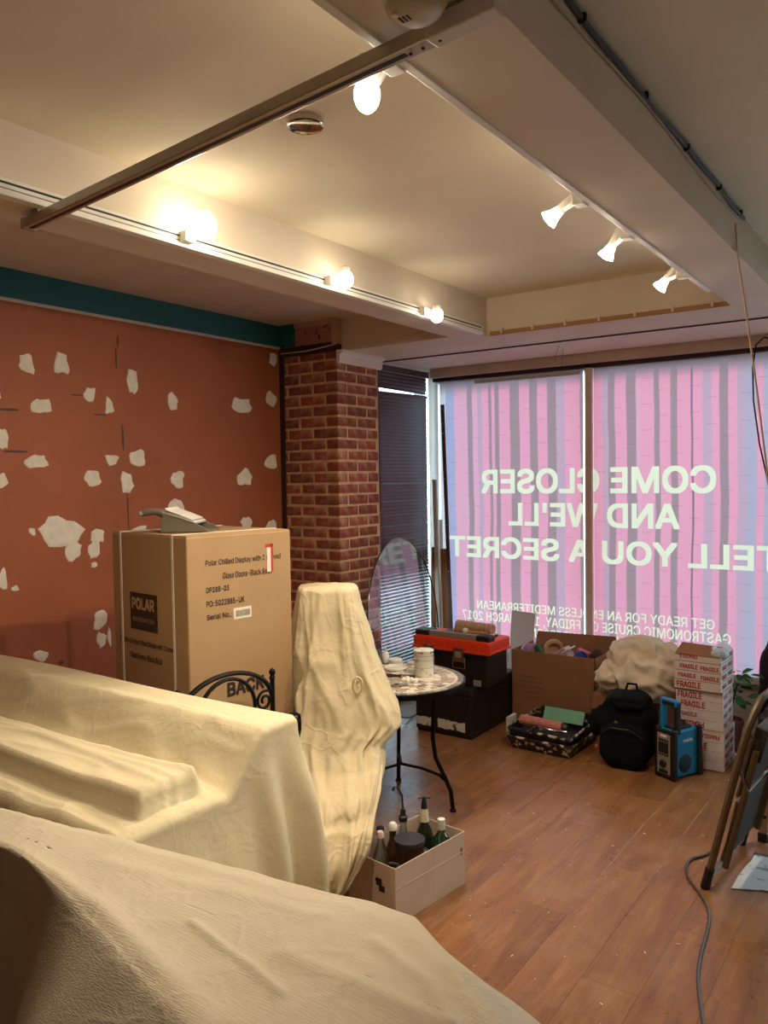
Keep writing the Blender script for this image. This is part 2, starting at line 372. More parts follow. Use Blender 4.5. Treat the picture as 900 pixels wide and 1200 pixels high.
# little mouldings
struct('trim_4', MB().box((-1.6, 4.412, ZU+.012), (1.36, .016, .024)), card_in, 'thin tan bead along the foot of the recess', 'moulding', .003)
mb = MB()
for k in range(7): mb.box((-2.2+k*.2, 4.402, ZU+.02), (.012, .012, .03))
mb.build('bead_clip', beam_m, bpy.data.objects['trim_4'])
struct('trim_5', MB().box((-1.6, 4.86, ZU-.003), (3.7, .012, .010)), darkwood, 'thin dark joint across the white dropped ceiling', 'moulding')
struct('trim_6', MB().bb((-3.36, 5.46, 2.48), (2.2, 5.56, ZU+.02)), M('head_board', (200, 178, 162), .7, var=.1, scale=6), 'beige timber board over the shop window', 'moulding', .004)
struct('trim_7', MB().bb((-3.36, 5.50, 2.452), (2.2, 5.56, 2.482)), darkwood, 'dark timber rail under the beige head board', 'moulding')
tb = struct('trim_8', MB().bb((LW-.01, -1.9, 2.622), (LW+.022, PYF+.02, ZS)), teal, 'teal painted band along the top of the orange wall', 'moulding', .003)
MB().bb((LW+.012, PYF-.022, 2.622), (-3.70, PYF+.01, ZS)).build('band_return', teal, tb, bevel=.003)
MB().bb((LW, -1.9, 2.606), (LW+.010, PYF, 2.622)).build('pale_edge', offwhite, tb)
struct('trim_9', MB().bb((-3.36, PYB+.84, 0), (-3.44, 5.60, ZU)), offwhite, 'white corner post between the blind and the film', 'post', .004)

# filler patches and scuffs on the orange wall
def blob(px, py, w, h, mat, name, th=.004, irr=.36, n=15):
    c = at(px, py, 0, LW); a = at(px+w/2, py, 0, LW); b = at(px, py+h/2, 0, LW)
    hy, hz = abs(a.y-c.y), abs(c.z-b.z); mb = MB(); out = []; inn = []; ph = random.random()*6
    for k in range(n):
        t = 2*PI*k/n; r = 1 + irr*(random.random()*2-1)
        q = (abs(math.cos(t))**4+abs(math.sin(t))**4)**-.25
        y, z = hy*math.cos(t)*r*q*.93, hz*math.sin(t)*r*q*.93
        out.append((LW-.001, c.y+y, c.z+z)); inn.append((LW+th*(.7+.5*random.random()), c.y+y*.82, c.z+z*.82))
    def sm3(q): return [tuple((q[i-1][a]+4*q[i][a]+q[(i+1) % n][a])/6 for a in range(3)) for i in range(n)]
    out, inn = sm3(out), sm3(inn)
    mb.add(out+inn+[(LW+th*1.1, c.y, c.z)], [(k, (k+1) % n, n+(k+1) % n, n+k) for k in range(n)]+[(n+k, n+(k+1) % n, 2*n) for k in range(n)])
    return mb.build(name, mat, wl)
Z3 = [(82,325,50,75),(186,325,45,75),(398,380,35,72),(271,415,40,45),(330,452,30,60),(125,453,60,55),(521,437,30,55),(728,453,60,55),(817,430,32,50),(822,312,28,38),(8,548,36,75),(108,620,80,52),(8,675,40,50),(338,616,45,45),(415,607,48,50),(281,670,55,50),(382,678,45,70),(532,673,48,50),(740,668,46,55),(816,622,38,50),(530,752,50,50),(420,825,50,25),(743,805,38,45),(818,812,38,40),(-4,420,14,30)]
for zx, zy, zw, zh in Z3: blob(zx/2.571, 300+zy/2.571, zw/2.571, zh/2.571, filler, 'filler_patch')
for a in [(73,622,52,34),(86,645,23,26),(38,623,9,9),(114,628,20,20),(110,645,17,24),(110,662,8,8),(117,727,17,26),(120,750,12,20),(128,745,5,26),(3,680,15,28),(18,690,10,9),(48,769,19,14)]: blob(*a, filler, 'filler_patch')
for a in [(138,400,3,16),(136,420,2,30),(144,512,3,42),(10,480,28,4),(20,529,36,4),(92,463,26,2),(150,600,2,60),(72,776,8,6),(118,486,22,2)]: blob(*a, scuff, 'paint_scuff', .0015, .2, 8)

# brick pillar
pil = struct('brick_pillar', MB().bb((LW, PYF+.004, 0), (PXF-.004, PYB-.004, 2.60)), mortar, 'exposed red brick pillar at the end of the orange wall', 'pillar')
def brick(x0, x1, y0, y1, z, var):
    b = MB().box((0, 0, 0), (x1-x0, y1-y0, .061)); o = b.build('brick', brickm, pil, bevel=.005, seg=1)
    j = lambda s: random.uniform(-s, s)
    o.location = ((x0+x1)/2+j(.002), (y0+y1)/2+j(.002), z+.0375); o.rotation_euler = (j(.006), j(.006), j(.006))
ST, HD, G = .211, .100, .015
for c in range(34):
    z = c*.0753+.01
    if z > 2.52: break
    # front face row (facing the camera end), corner first
    if c % 2 == 0: fr = [ST, ST, .07]; sd = [HD, ST, .12]
    else: fr = [HD, ST, .165]; sd = [ST, ST]
    x = PXF
    for i, L_ in enumerate(fr):
        x0 = max(x-L_, LW+.035)
        if x-x0 > .02:
            dep = HD if not (i == 0 and c % 2 == 1) else ST
            brick(x0, x, PYF, PYF+dep, z, 0)
        x -= L_+G
    y = PYF+sd[0]+G
    for L_ in sd[1:]:
        y1 = min(y+L_, PYB-.004)
        if y1-y > .03: brick(PXF-HD, PXF, y, y1, z, 0)
        y = y1+G
MB().bb((LW, PYF-.006, 0), (LW+.04, PYF+.02, 2.6)).build('edge_strip', darkwood, pil)
MB().bb((LW+.01, PYF-.004, 2.545), (PXF+.006, PYB-.01, 2.612)).build('timber_band', darkwood, pil, bevel=.006)
MB().tube([(LW+.02, PYF-.008, 2.575), (-3.6, PYF-.01, 2.570), (-3.45, PYF-.01, 2.580), (PXF, PYF-.008, 2.592)], .004, 6).build('pale_wire', offwhite, pil)
MB().bb((-3.70, PYF+.002, 2.60), (PXF-.01, PYF+.06, ZS)).build('top_panel', peel, pil)
mb = MB()
mb.bb((-3.70, PYF-.010, 2.735), (PXF+.008, PYF+.05, ZS)); mb.bb((PXF-.035, PYF-.010, 2.595), (PXF+.008, PYF+.05, 2.735))
mb.build('panel_frame', M('old_cream_paint', (196, 164, 142), .7, var=.1, scale=12), pil, bevel=.003)
mb = MB(); mb.bb((PXF-.05, PYF+.05, 2.595), (PXF+.004, 4.32, ZS))
mb.build('panel_side', offwhite, pil)
prof = [(0,0),(.020,0),(.026,.012),(.026,.05),(.05,.066),(.05,.085),(0,.085)]
MB().prism([(PXF+.002+u, 2.468+v) for u, v in prof], PYB-PYF+.02, lambda u, v, w: (u, PYF-.008+w, v)).build('cornice', offwhite, pil)

# ------------------------------------------------------------------ side window and blind
w1 = thing('window_1', 'side window behind the dark venetian blind', 'window', (-3.5, 5.13, .12), kind='structure')
mb = MB()
for a, b in (((-.05,-.43,0),(.02,-.37,2.41)), ((-.05,.39,0),(.02,.45,2.41)), ((-.05,-.43,0),(.02,.45,.05)), ((-.05,-.43,2.36),(.02,.45,2.41))): mb.bb(a, b)
mb.build('window_frame', offwhite, w1, bevel=.003)
MB().bb((-.02, -.37, .05), (-.014, .39, 2.36)).build('pane', glassm, w1)
bl = thing('venetian_blind', 'dark mauve venetian blind with open lower slats beside the brick pillar', 'blind', (-3.415, 5.115, .10))
part('head_rail', MB().bb((-.02, -.395, 2.385), (.02, .385, 2.43)), slatm, bl, .003)
pitch = .0265; nsl = 86
curve = [(-.0145, -.0015), (-.007, .001), (0, .002), (.007, .001), (.0145, -.0015)]
sl_mesh = MB()
sl_mesh.add([(u, y, v) for y in (-.39, .375) for u, v in curve]+[(u, y, v-.0007) for y in (-.39, .375) for u, v in curve],
            [(i, i+1, 6+i, 5+i) for i in range(4)]+[(10+i, 15+i, 16+i, 11+i) for i in range(4)]+[(0, 5, 15, 10), (4, 14, 19, 9)])
slm = sl_mesh.mesh('slat', slatm)
for k in range(nsl):
    z = 2.37-k*pitch
    a = 81 if z > 1.05 else 81-60*sm((1.05-z)/.35)
    if k in (31, 36, 40, 43): a -= 12
    o = link('slat', slm, bl, (0, 0, z)); o.rotation_euler = (random.uniform(-.004, .004), math.radians(a)+random.uniform(-.05, .05), 0)
    if k == 4: o.rotation_euler = (-.016, math.radians(62), 0); o.location.z = z+.006
    if k == 5: o.rotation_euler = (.030, math.radians(66), 0); o.location.z = z-.008
for y in (-.28, .28):
    part('ladder_cord', MB().tube([(.014, y, 2.39), (.014, y, .10)], .0016, 5), slatm, bl)
    part('ladder_cord', MB().tube([(-.014, y, 2.39), (-.014, y, .10)], .0016, 5), slatm, bl)
part('tilt_wand', MB().tube([(.03, -.33, 2.38), (.032, -.325, 1.35)], .005, 6), slatm, bl)
part('bottom_rail', MB().bb((-.014, -.39, .075), (.014, .375, .09)), slatm, bl, .002)

# ------------------------------------------------------------------ shop window: frame, glass, printed film with lettering
w2 = thing('window_2', 'large shop window with a pale mullion, covered by printed film', 'window', (-1.98, 5.60, .34), kind='structure')
mb = MB()
mb.bb((-1.40, -.06, 0), (-1.36, .06, 2.15)); mb.bb((-1.40, -.08, 0), (1.40, .06, .05)); mb.bb((1.36, -.06, 0), (1.40, .06, 2.15)); mb.bb((-1.4, -.05, 2.10), (1.4, .06, 2.16))
mb.build('window_frame', offwhite, w2, bevel=.004)
MB().bb((-.128, -.10, 0), (-.076, .06, 2.15)).build('mullion', M('mullion_paint', (226, 206, 196), .6, var=.06), w2, bevel=.005)
MB().bb((-1.36, .02, .05), (-.14, .026, 2.1)).build('pane', glassm, w2); MB().bb((-.06, .02, .05), (1.36, .026, 2.1)).build('pane', glassm, w2)
for dn, dx, hs, dl_ in (('door_1', .09, -.52, 'glazed shop door leaf letting daylight in beside the striped window'),):
    d1 = thing(dn, dl_, 'door', (dx, 5.64, 0), kind='structure'); mb = MB()
    for a, b in (((-.588,-.03,0),(-.50,.03,2.49)), ((.50,-.03,0),(.588,.03,2.49)), ((-.588,-.03,0),(.588,.03,.16)), ((-.588,-.03,2.41),(.588,.03,2.49))): mb.bb(a, b)
    mb.build('door_frame', offwhite, d1, bevel=.004)
    MB().bb((-.50, 0, .16), (.50, .008, 2.41)).build('pane', glassm, d1)
    MB().tube([(-hs*1.04, -.03, .95), (-hs*1.04, -.09, .98), (-hs*1.04, -.09, 1.22), (-hs*1.04, -.03, 1.25)], .011, 8).build('handle', chrome, d1)
struct('pavement', MB().bb((-14, 5.72, -.25), (12, 22, -.15)).bb((-14, -6, -.25), (-4.1, 5.72, -.15)), M('pavement_grey', (150, 150, 152), .9, var=.1), 'grey pavement outside the shop window', 'pavement')

FY = 5.535
def filmx(px): return at(px, 500, 1, FY).x
PK = (255, 170, 190); PK2 = (250, 178, 196); LV = (218, 174, 190); GR = (182, 148, 150); BL = (200, 182, 198); WH = (232, 220, 222)
def zl(v): return filmx(500+v/2.25)
def zr(v): return filmx(700+v/4.5)
left_st = [(-4, WH), (zl(52), (190,180,208)), (zl(74), PK2), (zl(108), GR), (zl(121), PK2), (zl(135), LV), (zl(146), PK), (zl(164), GR), (zl(171), PK), (zl(180), GR), (zl(191), PK), (zl(220), GR), (zl(245), PK), (zl(272), GR), (zl(292), PK), (zl(318), GR), (zl(341), LV), (zl(364), PK), (zl(406), GR)]
right_st = [(filmx(694), PK), (zr(30), LV), (zr(60), GR), (zr(95), PK), (zr(155), GR), (zr(205), PK2), (zr(228), PK), (zr(300), GR), (zr(328), PK), (zr(386), GR), (zr(422), PK), (zr(495), (138,108,130)), (zr(504), PK), (zr(556), LV), (zr(605), PK), (zr(645), GR), (zr(690), PK), (zr(738), LV), (zr(780), BL), (zr(840), PK), (zr(880), BL), (filmx(920), PK), (filmx(935), GR)]
def film_mat(name, stripes, ox):
    m = bpy.data.materials.new(name); m.use_nodes = True; nt = m.node_tree; N = nt.nodes; L = nt.links; N.clear()
    tc = N.new('ShaderNodeTexCoord'); sp = N.new('ShaderNodeSeparateXYZ'); L.new(tc.outputs['Object'], sp.inputs[0])
    # slow sideways wander of the printed curtain folds
    n = N.new('ShaderNodeTexNoise'); n.inputs['Scale'].default_value = 1; n.inputs['Detail'].default_value = 2
    mp = N.new('ShaderNodeMapping'); mp.inputs['Scale'].default_value = (.9, 1, 1.0); L.new(tc.outputs['Object'], mp.inputs[0]); L.new(mp.outputs[0], n.inputs['Vector'])
    ma = N.new('ShaderNodeMath'); ma.operation = 'MULTIPLY_ADD'; L.new(n.outputs['Fac'], ma.inputs[0]); ma.inputs[1].default_value = .06; ma.inputs[2].default_value = -.03
    xa = N.new('ShaderNodeMath'); xa.operation = 'ADD'; L.new(sp.outputs['X'], xa.inputs[0]); L.new(ma.outputs[0], xa.inputs[1])
    half = (len(stripes)+1)//2; ramps = []
    for grp in (stripes[:half], stripes[half-1:]):
        a, b = grp[0][0], grp[-1][0]
        if a < -3.9: a = -3.5
        b += .12; a -= .05
        mr = N.new('ShaderNodeMapRange'); mr.inputs['From Min'].default_value = a-ox; mr.inputs['From Max'].default_value = b-ox; L.new(xa.outputs[0], mr.inputs['Value'])
        r = N.new('ShaderNodeValToRGB'); e = r.color_ramp.elements; e[0].position = 0; e[0].color = (*lin(grp[0][1]), 1)
        e.remove(e[1]) if len(e) > 1 else None
        prev = grp[0][1]
        for x, c in grp[1:]:
            p = (x-a)/(b-a); s = .0035/(b-a)
            q = e.new(max(0, p-s)); q.color = (*lin(prev), 1)
            q = e.new(min(1, p+s)); q.color = (*lin(c), 1); prev = c
        L.new(mr.outputs[0], r.inputs[0]); ramps.append(r)
    gt = N.new('ShaderNodeMath'); gt.operation = 'GREATER_THAN'; L.new(xa.outputs[0], gt.inputs[0]); gt.inputs[1].default_value = stripes[half-1][0]-ox+.004
    mx = N.new('ShaderNodeMixRGB'); L.new(gt.outputs[0], mx.inputs[0]); L.new(ramps[0].outputs[0], mx.inputs[1]); L.new(ramps[1].outputs[0], mx.inputs[2])
    # faint fold dashes
    def mth(op, a, b):
        q = N.new('ShaderNodeMath'); q.operation = op
        for i, v in enumerate((a, b)):
            if v is None: continue
            if isinstance(v, (int, float)): q.inputs[i].default_value = v
            else: L.new(v, q.inputs[i])
        return q.outputs[0]
    colx = mth('FLOOR', mth('DIVIDE', sp.outputs['X'], .105), None)
    zz = mth('ADD', mth('DIVIDE', sp.outputs['Z'], .175), mth('MULTIPLY', colx, .47))
    dz = mth('LESS_THAN', mth('FRACT', zz, None), .022)
    dx = mth('LESS_THAN', mth('FRACT', mth('DIVIDE', sp.outputs['X'], .105), None), .62)
    ds = mth('MULTIPLY', mth('MULTIPLY', dz, dx), .28)
    mx2 = N.new('ShaderNodeMixRGB'); L.new(ds, mx2.inputs[0]); L.new(mx.outputs[0], mx2.inputs[1]); mx2.inputs[2].default_value = (*lin((110, 84, 104)), 1)
    # unprinted margin at the top
    mt = N.new('ShaderNodeMapRange'); mt.inputs['From Min'].default_value = 2.34; mt.inputs['From Max'].default_value = 2.42; L.new(sp.outputs['Z'], mt.inputs['Value'])
    mx3 = N.new('ShaderNodeMixRGB'); L.new(mt.outputs[0], mx3.inputs[0]); L.new(mx2.outputs[0], mx3.inputs[1]); mx3.inputs[2].default_value = (*lin((176, 158, 164)), 1)
    finish(nt, mx3.outputs[0]); return m
def finish(nt, col):
    N = nt.nodes; L = nt.links
    t = N.new('ShaderNodeBsdfTranslucent'); d = N.new('ShaderNodeBsdfDiffuse'); g = N.new('ShaderNodeBsdfGlossy'); g.inputs['Roughness'].default_value = .35
    a = N.new('ShaderNodeMixShader'); a.inputs[0].default_value = .245; b = N.new('ShaderNodeMixShader'); b.inputs[0].default_value = .03
    L.new(col, t.inputs[0]); L.new(col, d.inputs[0]); L.new(d.outputs[0], a.inputs[1]); L.new(t.outputs[0], a.inputs[2]); L.new(a.outputs[0], b.inputs[1]); L.new(g.outputs[0], b.inputs[2])
    o = N.new('ShaderNodeOutputMaterial'); L.new(b.outputs[0], o.inputs[0])
lm = bpy.data.materials.new('lettering_film'); lm.use_nodes = True; lm.node_tree.nodes.clear()
rgb = lm.node_tree.nodes.new('ShaderNodeRGB'); rgb.outputs[0].default_value = (*lin((255, 246, 212)), 1); finish(lm.node_tree, rgb.outputs[0])

LINES = [('COME CLOSER', -1.231, -2.953, 1.565, 1.752, .022), ("AND WE'LL", -1.462, -2.722, 1.325, 1.497, .022), ('TELL YOU A SECRET', -.835, -3.248, 1.068, 1.235, .022),
         ('GET READY FOR AN ENDLESS MEDITERRANEAN', -1.238, -3.000, .668, .738, .016), ('GASTRONOMIC CRUISE ON FRIDAY, 17th MARCH 2017', -1.138, -3.13, .562, .652, .016), ('4B MARKET PLACE ANDERSON S', -1.43, -2.62, .488, .560, .016)]
X0, X1, Z0, Z1 = -3.315, -.62, .39, 2.466
SL0, SL1 = filmx(683.6), -2.0545       # the two sheets stop either side of the mullion
pv = []; pe = []; pf = []
def addpoly(vs, es, fs): 
    o = len(pv); pv.extend(vs); pe.extend([(a+o, b+o) for a, b in es]); pf.extend([[i+o for i in f] for f in fs])
addpoly([Vector(p) for p in ((X0,Z0),(SL0,Z0),(SL1,Z0),(X1,Z0),(X1,Z1-.03),(SL1,Z1),(SL0,Z1),(X0,Z1-.02))], [(0,1),(1,2),(2,3),(3,4),(4,5),(5,6),(6,7),(7,0),(1,6),(2,5)], [])
COPIES = []
for body, xr, xl, za, zb, off in LINES:
    cp = [(np.stack([xr-V[:, 0], za+V[:, 1]], 1), E) for V, E in bold_outline(body, xr-xl, zb-za, off)]; COPIES.append(cp)
    for V, E in cp: addpoly([Vector((float(a), float(b))) for a, b in V], [(int(a), int(b)) for a, b in E], [])
# one triangulation; each triangle is either letter or film
r = geometry.delaunay_2d_cdt(pv, pe, [], 0, 1e-6)
ov, ofc = r[0], r[2]
VV = np.array([(v.x, v.y) for v in ov]); CC = VV[np.array([list(f)[:3] for f in ofc])].mean(1)
tri = {'L': [], 'R': []}; let = {}; own = np.full(len(ofc), -1)
for li, cp in enumerate(COPIES):
    sel = np.where((CC[:, 1] > LINES[li][3]-.03) & (CC[:, 1] < LINES[li][4]+.03))[0]
    own[sel[inside_any(CC[sel], cp)]] = li
for f, li, (cx, cz) in zip(ofc, own, CC):
    if SL0 < cx < SL1: continue
    sd = 'L' if cx < SL0 else 'R'
    if li >= 0: let.setdefault((sd, int(li)), []).append(f)
    else: tri[sd].append(f)
def flat(name, faces, mat, parent, ox):
    idx = {}; V = []; F = []
    for f in faces:
        q = []
        for i in f:
            if i not in idx: idx[i] = len(V); V.append((ov[i].x-ox, 0, ov[i].y))
            q.append(idx[i])
        F.append(q)
    me = bpy.data.meshes.new(name); me.from_pydata(V, [], F); me.update(); me.materials.append(mat)
    return link(name, me, parent)
for sd, lab, st in (('L', 'pink and grey striped window film printed with mirrored lettering, beside the leaning planks', left_st), ('R', 'pink and grey striped window film printed with mirrored lettering, above the fragile boxes', right_st)):
    ox = -2.7 if sd == 'L' else -1.4
    fo = flat('window_film', tri[sd], film_mat('striped_film_'+sd.lower(), st, ox), None, ox); fo.location = (ox, FY, 0)
    tag(fo, lab, 'window film', 'printed window films')
    for (s2, li), fs in let.items():
        if s2 == sd:
            o = flat('lettering', fs, lm, fo, ox); o['label'] = 'pale mirrored lettering'
# masking tape along the film's top edge
tg = tag(MB().bb((-3.0, FY-.006, 2.415), (-2.15, FY-.003, 2.44)).build('masking_tape', M('masking_tape', (206, 190, 176), .7, var=.08, scale=20)), 'strip of masking tape holding the striped film under the dark rail', 'tape')

# ------------------------------------------------------------------ lighting tracks and lamps
tr = thing('lighting_track', 'long white lighting track on the beam beside the soffit', 'track', (-2.31, 1.3, ZU+.008))
part('rail', MB().bb((0, -3.0, 0), (.026, 3.02, .042)), white_pl, tr, .002)
part('slot', MB().bb((.020, -3.0, .024), (.0268, 3.0, .031)), dark_slot, tr)
part('slot', MB().bb((.020, -3.0, .009), (.0268, 3.0, .013)), grey_pl, tr)
part('lip', MB().bb((-.004, -3.0, -.012), (.034, 3.02, .001)), white_pl, tr, .002)
tr2 = thing('lighting_track', 'thin white lighting track on the beam with flared spotlights', 'track', (-.913, 2.6, ZU-.004))
part('rail', MB().bb((-.022, -2.2, 0), (0, 1.4, .03)), white_pl, tr2, .002)
part('slot', MB().bb((-.0228, -2.2, .012), (-.018, 1.4, .018)), dark_slot, tr2)
# cross rail under the beams
a = Vector((-2.40, 1.484, 2.505)); b = Vector((-.655, 1.296, 2.505)); dv = (b-a); ln = dv.length
cr = thing('cross_rail', 'grey aluminium track crossing under the beams below the smoke alarm', 'track', (a+b)/2, math.atan2(dv.y, dv.x))
part('rail', MB().bb((-ln/2, -.019, 0), (ln/2, .019, .030)), alu, cr, .003)
part('slot', MB().bb((-ln/2+.01, -.006, -.0008), (ln/2-.20, .006, .004)), dark_slot, cr)
part('end_cap', MB().bb((ln/2-.14, -.021, -.003), (ln/2+.01, .021, .034)), offwhite, cr, .003)
part('end_cap', MB().bb((-ln/2-.01, -.021, -.002), (-ln/2+.012, .021, .032)), alu, cr, .002)
for k in (.0, .03, .07): part('screw', MB().lathe([(.0035, 0), (.0035, .002)], 8, (ln/2-.19+k, 0, -.004)), iron, cr)
part('hanger', MB().bb((-ln/2+.05, -.012, .03), (-ln/2+.09, .012, .046)), alu, cr); part('hanger', MB().bb((ln/2-.1, -.012, .03), (ln/2-.06, .012, .046)), alu, cr)

def rot_to(d):
    return Vector((0,0,1)).rotation_difference(Vector(d).normalized()).to_matrix()
def beam(root, loc, d, watts, size=130, blend=.75):
    l = bpy.data.lights.new('lamp_beam', 'SPOT'); l.energy = watts; l.color = (1.0, .86, .66); l.spot_size = math.radians(size); l.spot_blend = blend; l.shadow_soft_size = .025
    o = bpy.data.objects.new('lamp_beam', l); COL.objects.link(o); o.parent = root; o.location = loc; o.rotation_euler = rot_to(-Vector(d)).to_euler()
def globe_lamp(brk, bulb, r, side, label, shape='globe', tgt=None, aim=None, power=1.0):
    root = thing('track_lamp', label, 'lamp', brk, 0, 'spotlights on the tracks')
    part('track_adapter', MB().bb((-.004*side, -.024, -.018), (.034*side, .024, .022)), white_pl, root, .003)
    v = Vector(bulb)-Vector(brk)
    part('stem', MB().tube([(.022*side, 0, 0), v*.62, v*.8], .009, 8), white_pl, root)
    if shape == 'globe':
        part('socket', MB().lathe([(.022, -.01), (.022, .026), (.014, .032)], 14, v+Vector((0, 0, r*.72))), white_pl, root, smooth=True)
        part('bulb', MB().sphere(v, (r, r, r*1.12)), glow, root, smooth=True)
        a_ = Vector(aim or (side*.6, -.25, -.75)).normalized(); beam(root, v+a_*(r*1.6+.012), a_, SPOTW*power)
    else:
        d = Vector(tgt).normalized(); R = rot_to(d)
        part('socket', MB().lathe([(.010, -.075), (.017, -.068), (.017, -.005), (.013, 0)], 14, v, R), white_pl, root, smooth=True)
        part('reflector', MB().lathe([(.016, 0), (.020, .018), (.030, .040), (.031, .044), (.028, .040), (.014, .010)], 18, v, R), glow if shape == 'flare' else chrome, root, smooth=True)
        part('bulb', MB().lathe([(.026, .036), (.018, .048), (.001, .050)], 16, v, R), glow, root, smooth=True)
        beam(root, v+d*.07, d, SPOTW)
    return root
globe_lamp((-2.284, 2.024, 2.58), (-2.20, 2.045, 2.612), .043, 1, 'blazing bulb on the long white track next to the crossing aluminium rail')
globe_lamp((-2.284, 2.852, 2.58), (-2.20, 2.872, 2.582), .036, 1, 'glowing round bulb midway along the long white track')
globe_lamp((-2.284, 3.637, 2.568), (-2.20, 3.653, 2.545), .034, 1, 'glowing round bulb on the track end near the brick pillar')
globe_lamp((-.937, 1.414, 2.56), (-1.05, 1.459, 2.543), .030, -1, 'pear shaped glowing bulb hanging beside the smoke alarm', aim=(-.55, -.15, -.8), power=1.5)
o = bpy.data.objects['track_lamp.003']
for ch in o.children:
    if ch.name.startswith('bulb'):
        for vtx in ch.data.vertices:
            dz = vtx.co.z-(-.017); vtx.co.z = -.017+dz*1.35; k = 1-.35*sm((dz+.005)/.035); vtx.co.x = -.113+(vtx.co.x+.113)*k; vtx.co.y = .045+(vtx.co.y-.045)*k
    if ch.name.startswith('socket'):
        for vtx in ch.data.vertices: vtx.co.z += .026
for i, (bk, bu, tg_, lab) in enumerate([((-.937, 2.458, 2.56), (-1.03, 2.473, 2.545), (-.75, -.25, -.6), 'flared spotlight on the thin track, first after the pear bulb'),
        ((-.937, 2.907, 2.56), (-1.03, 2.97, 2.545), (-.45, -.1, -.75), 'flared spotlight on the thin track, middle of the three'),
        ((-.937, 3.633, 2.56), (-1.03, 3.67, 2.555), (-.55, -.2, -.7), 'flared spotlight on the thin track, next to the shop window')]):
    globe_lamp(bk, bu, .03, -1, lab, 'flare', tg_)
# smoke alarm
sa = thing('smoke_alarm', 'round white smoke alarm against the beam and aluminium rail', 'smoke alarm', (-.776, 1.225, 2.502))
part('base', MB().lathe([(.058, .048), (.058, .03), (.054, .022)], 32), white_pl, sa, smooth=True)
part('cover', MB().lathe([(.0005, 0), (.03, .002), (.047, .010), (.054, .024), (.054, .028)], 32), M('yellowed_plastic', (206, 196, 174), .5), sa, smooth=True)
mb = MB()
for k in range(3): mb.box((-.02+k*.008, -.012, .0012), (.003, .016, .003))
part('vent', mb, dark_slot, sa)
part('test_button', MB().lathe([(.0001, -.002), (.006, -.0015), (.007, .004)], 14, (-.022, -.030, .002)), offwhite, sa)
# bare downlight in the recessed ceiling
dl = thing('ceiling_downlight', 'chrome ceiling light fitting with its cover missing', 'ceiling light', (-1.585, 1.885, ZC-.03))
part('rim', MB().lathe([(.050, .03), (.054, .022), (.056, .004), (.053, .0), (.048, .003)], 28), chrome, dl, smooth=True)
part('dish', MB().lathe([(.049, .004), (.044, .016), (.03, .025), (.001, .027)], 28), M('tarnished_chrome', (120, 96, 78), .25, 1), dl, smooth=True)
part('lamp_holder', MB().lathe([(.012, .026), (.012, .008), (.006, .006), (.001, .006)], 12), grey_pl, dl, smooth=True)
part('wire', MB().tube([(.0, .0, .012), (.02, .012, .008), (.034, 0, .012), (.03, -.02, .018)], .0016, 5), offwhite, dl)
part('wire', MB().tube([(-.005, 0, .014), (-.022, -.01, .004), (-.03, .012, .012)], .002, 5), iron, dl)
part('ceiling_rose', MB().lathe([(.06, .032), (.06, .026), (.05, .024)], 28), beam_m, dl)

# cable along the beam top, cord and black flex
pts = [(-.672, y, 2.705+.004*math.sin(y*5)+.004*math.sin(y*13)) for y in [-1.8+.12*k for k in range(45)]]
cb = thing('ceiling_cable', 'dark cable clipped along the top of the beam', 'cable', (0, 0, 0))
part('cable', MB().tube(pts, .007, 7), M('grey_cable', (70, 60, 54), .6), cb, smooth=True)
mb = MB()
for y in (1.25, 1.75, 2.2, 2.62, 3.05, 3.4): part('clip', MB().box((-.672, y, 2.706), (.020, .012, .020)), iron, cb, .003)
part('second_cable', MB().tube([(-.675, 1.2+.2*k, 2.684-.010*math.sin(k*.9)) for k in range(12)], .003, 6), card_pale, cb)
o = MB().tube([at(862, 262, 0, -.672), at(864, 300, 1, 3.36), at(872, 350, 1, 3.38), at(879, 400, 1, 3.42), at(886, 450, 1, 3.45), at(905, 600, 1, 3.55), (-.50, 3.62, .95), (-.45, 3.66, .62)], .004, 6)
tag(o.build('pull_cord', M('cord_cream', (206, 182, 148), .8), smooth=True), 'pale cord hanging from the beam in front of the film', 'cord')
o = MB().tube([(-.60, 5.44, 2.47), (-.80, 5.43, 2.46), at(896, 395, 1, 5.43), at(886, 404, 1, 5.43), at(882, 430, 1, 5.43), at(883, 470, 1, 5.43), at(890, 520, 1, 5.43), at(899, 560, 1, 5.43), at(906, 600, 1, 5.43), (-.86, 5.46, 1.2), (-.80, 5.46, .95)], .005, 6)
tag(o.build('black_flex', iron, smooth=True), 'thin black flex hanging down in front of the striped film', 'cable')

# ------------------------------------------------------------------ DUST SHEETS
def grid_mesh(name, P, mat, closed=False, cap=None, merge=False):
    r, c = len(P), len(P[0]); V = [tuple(p) for row in P for p in row]; F = []
    for i in range(r-1):
        for j in range(c if closed else c-1):
            k = (j+1) % c; F.append((i*c+j, i*c+k, (i+1)*c+k, (i+1)*c+j))
    if cap == 'top': 
        V.append(tuple(sum((Vector(p) for p in P[0]), Vector())/c)); F += [(len(V)-1, (j+1) % c, j) for j in range(c)]
    me = bpy.data.meshes.new(name); me.from_pydata(V, [], F); me.update()
    if merge:
        bm = bmesh.new(); bm.from_mesh(me); bmesh.ops.remove_doubles(bm, verts=bm.verts, dist=.0035); bm.to_mesh(me); bm.free()
    me.materials.append(mat)
    me.polygons.foreach_set('use_smooth', [True]*len(me.polygons))
    return me
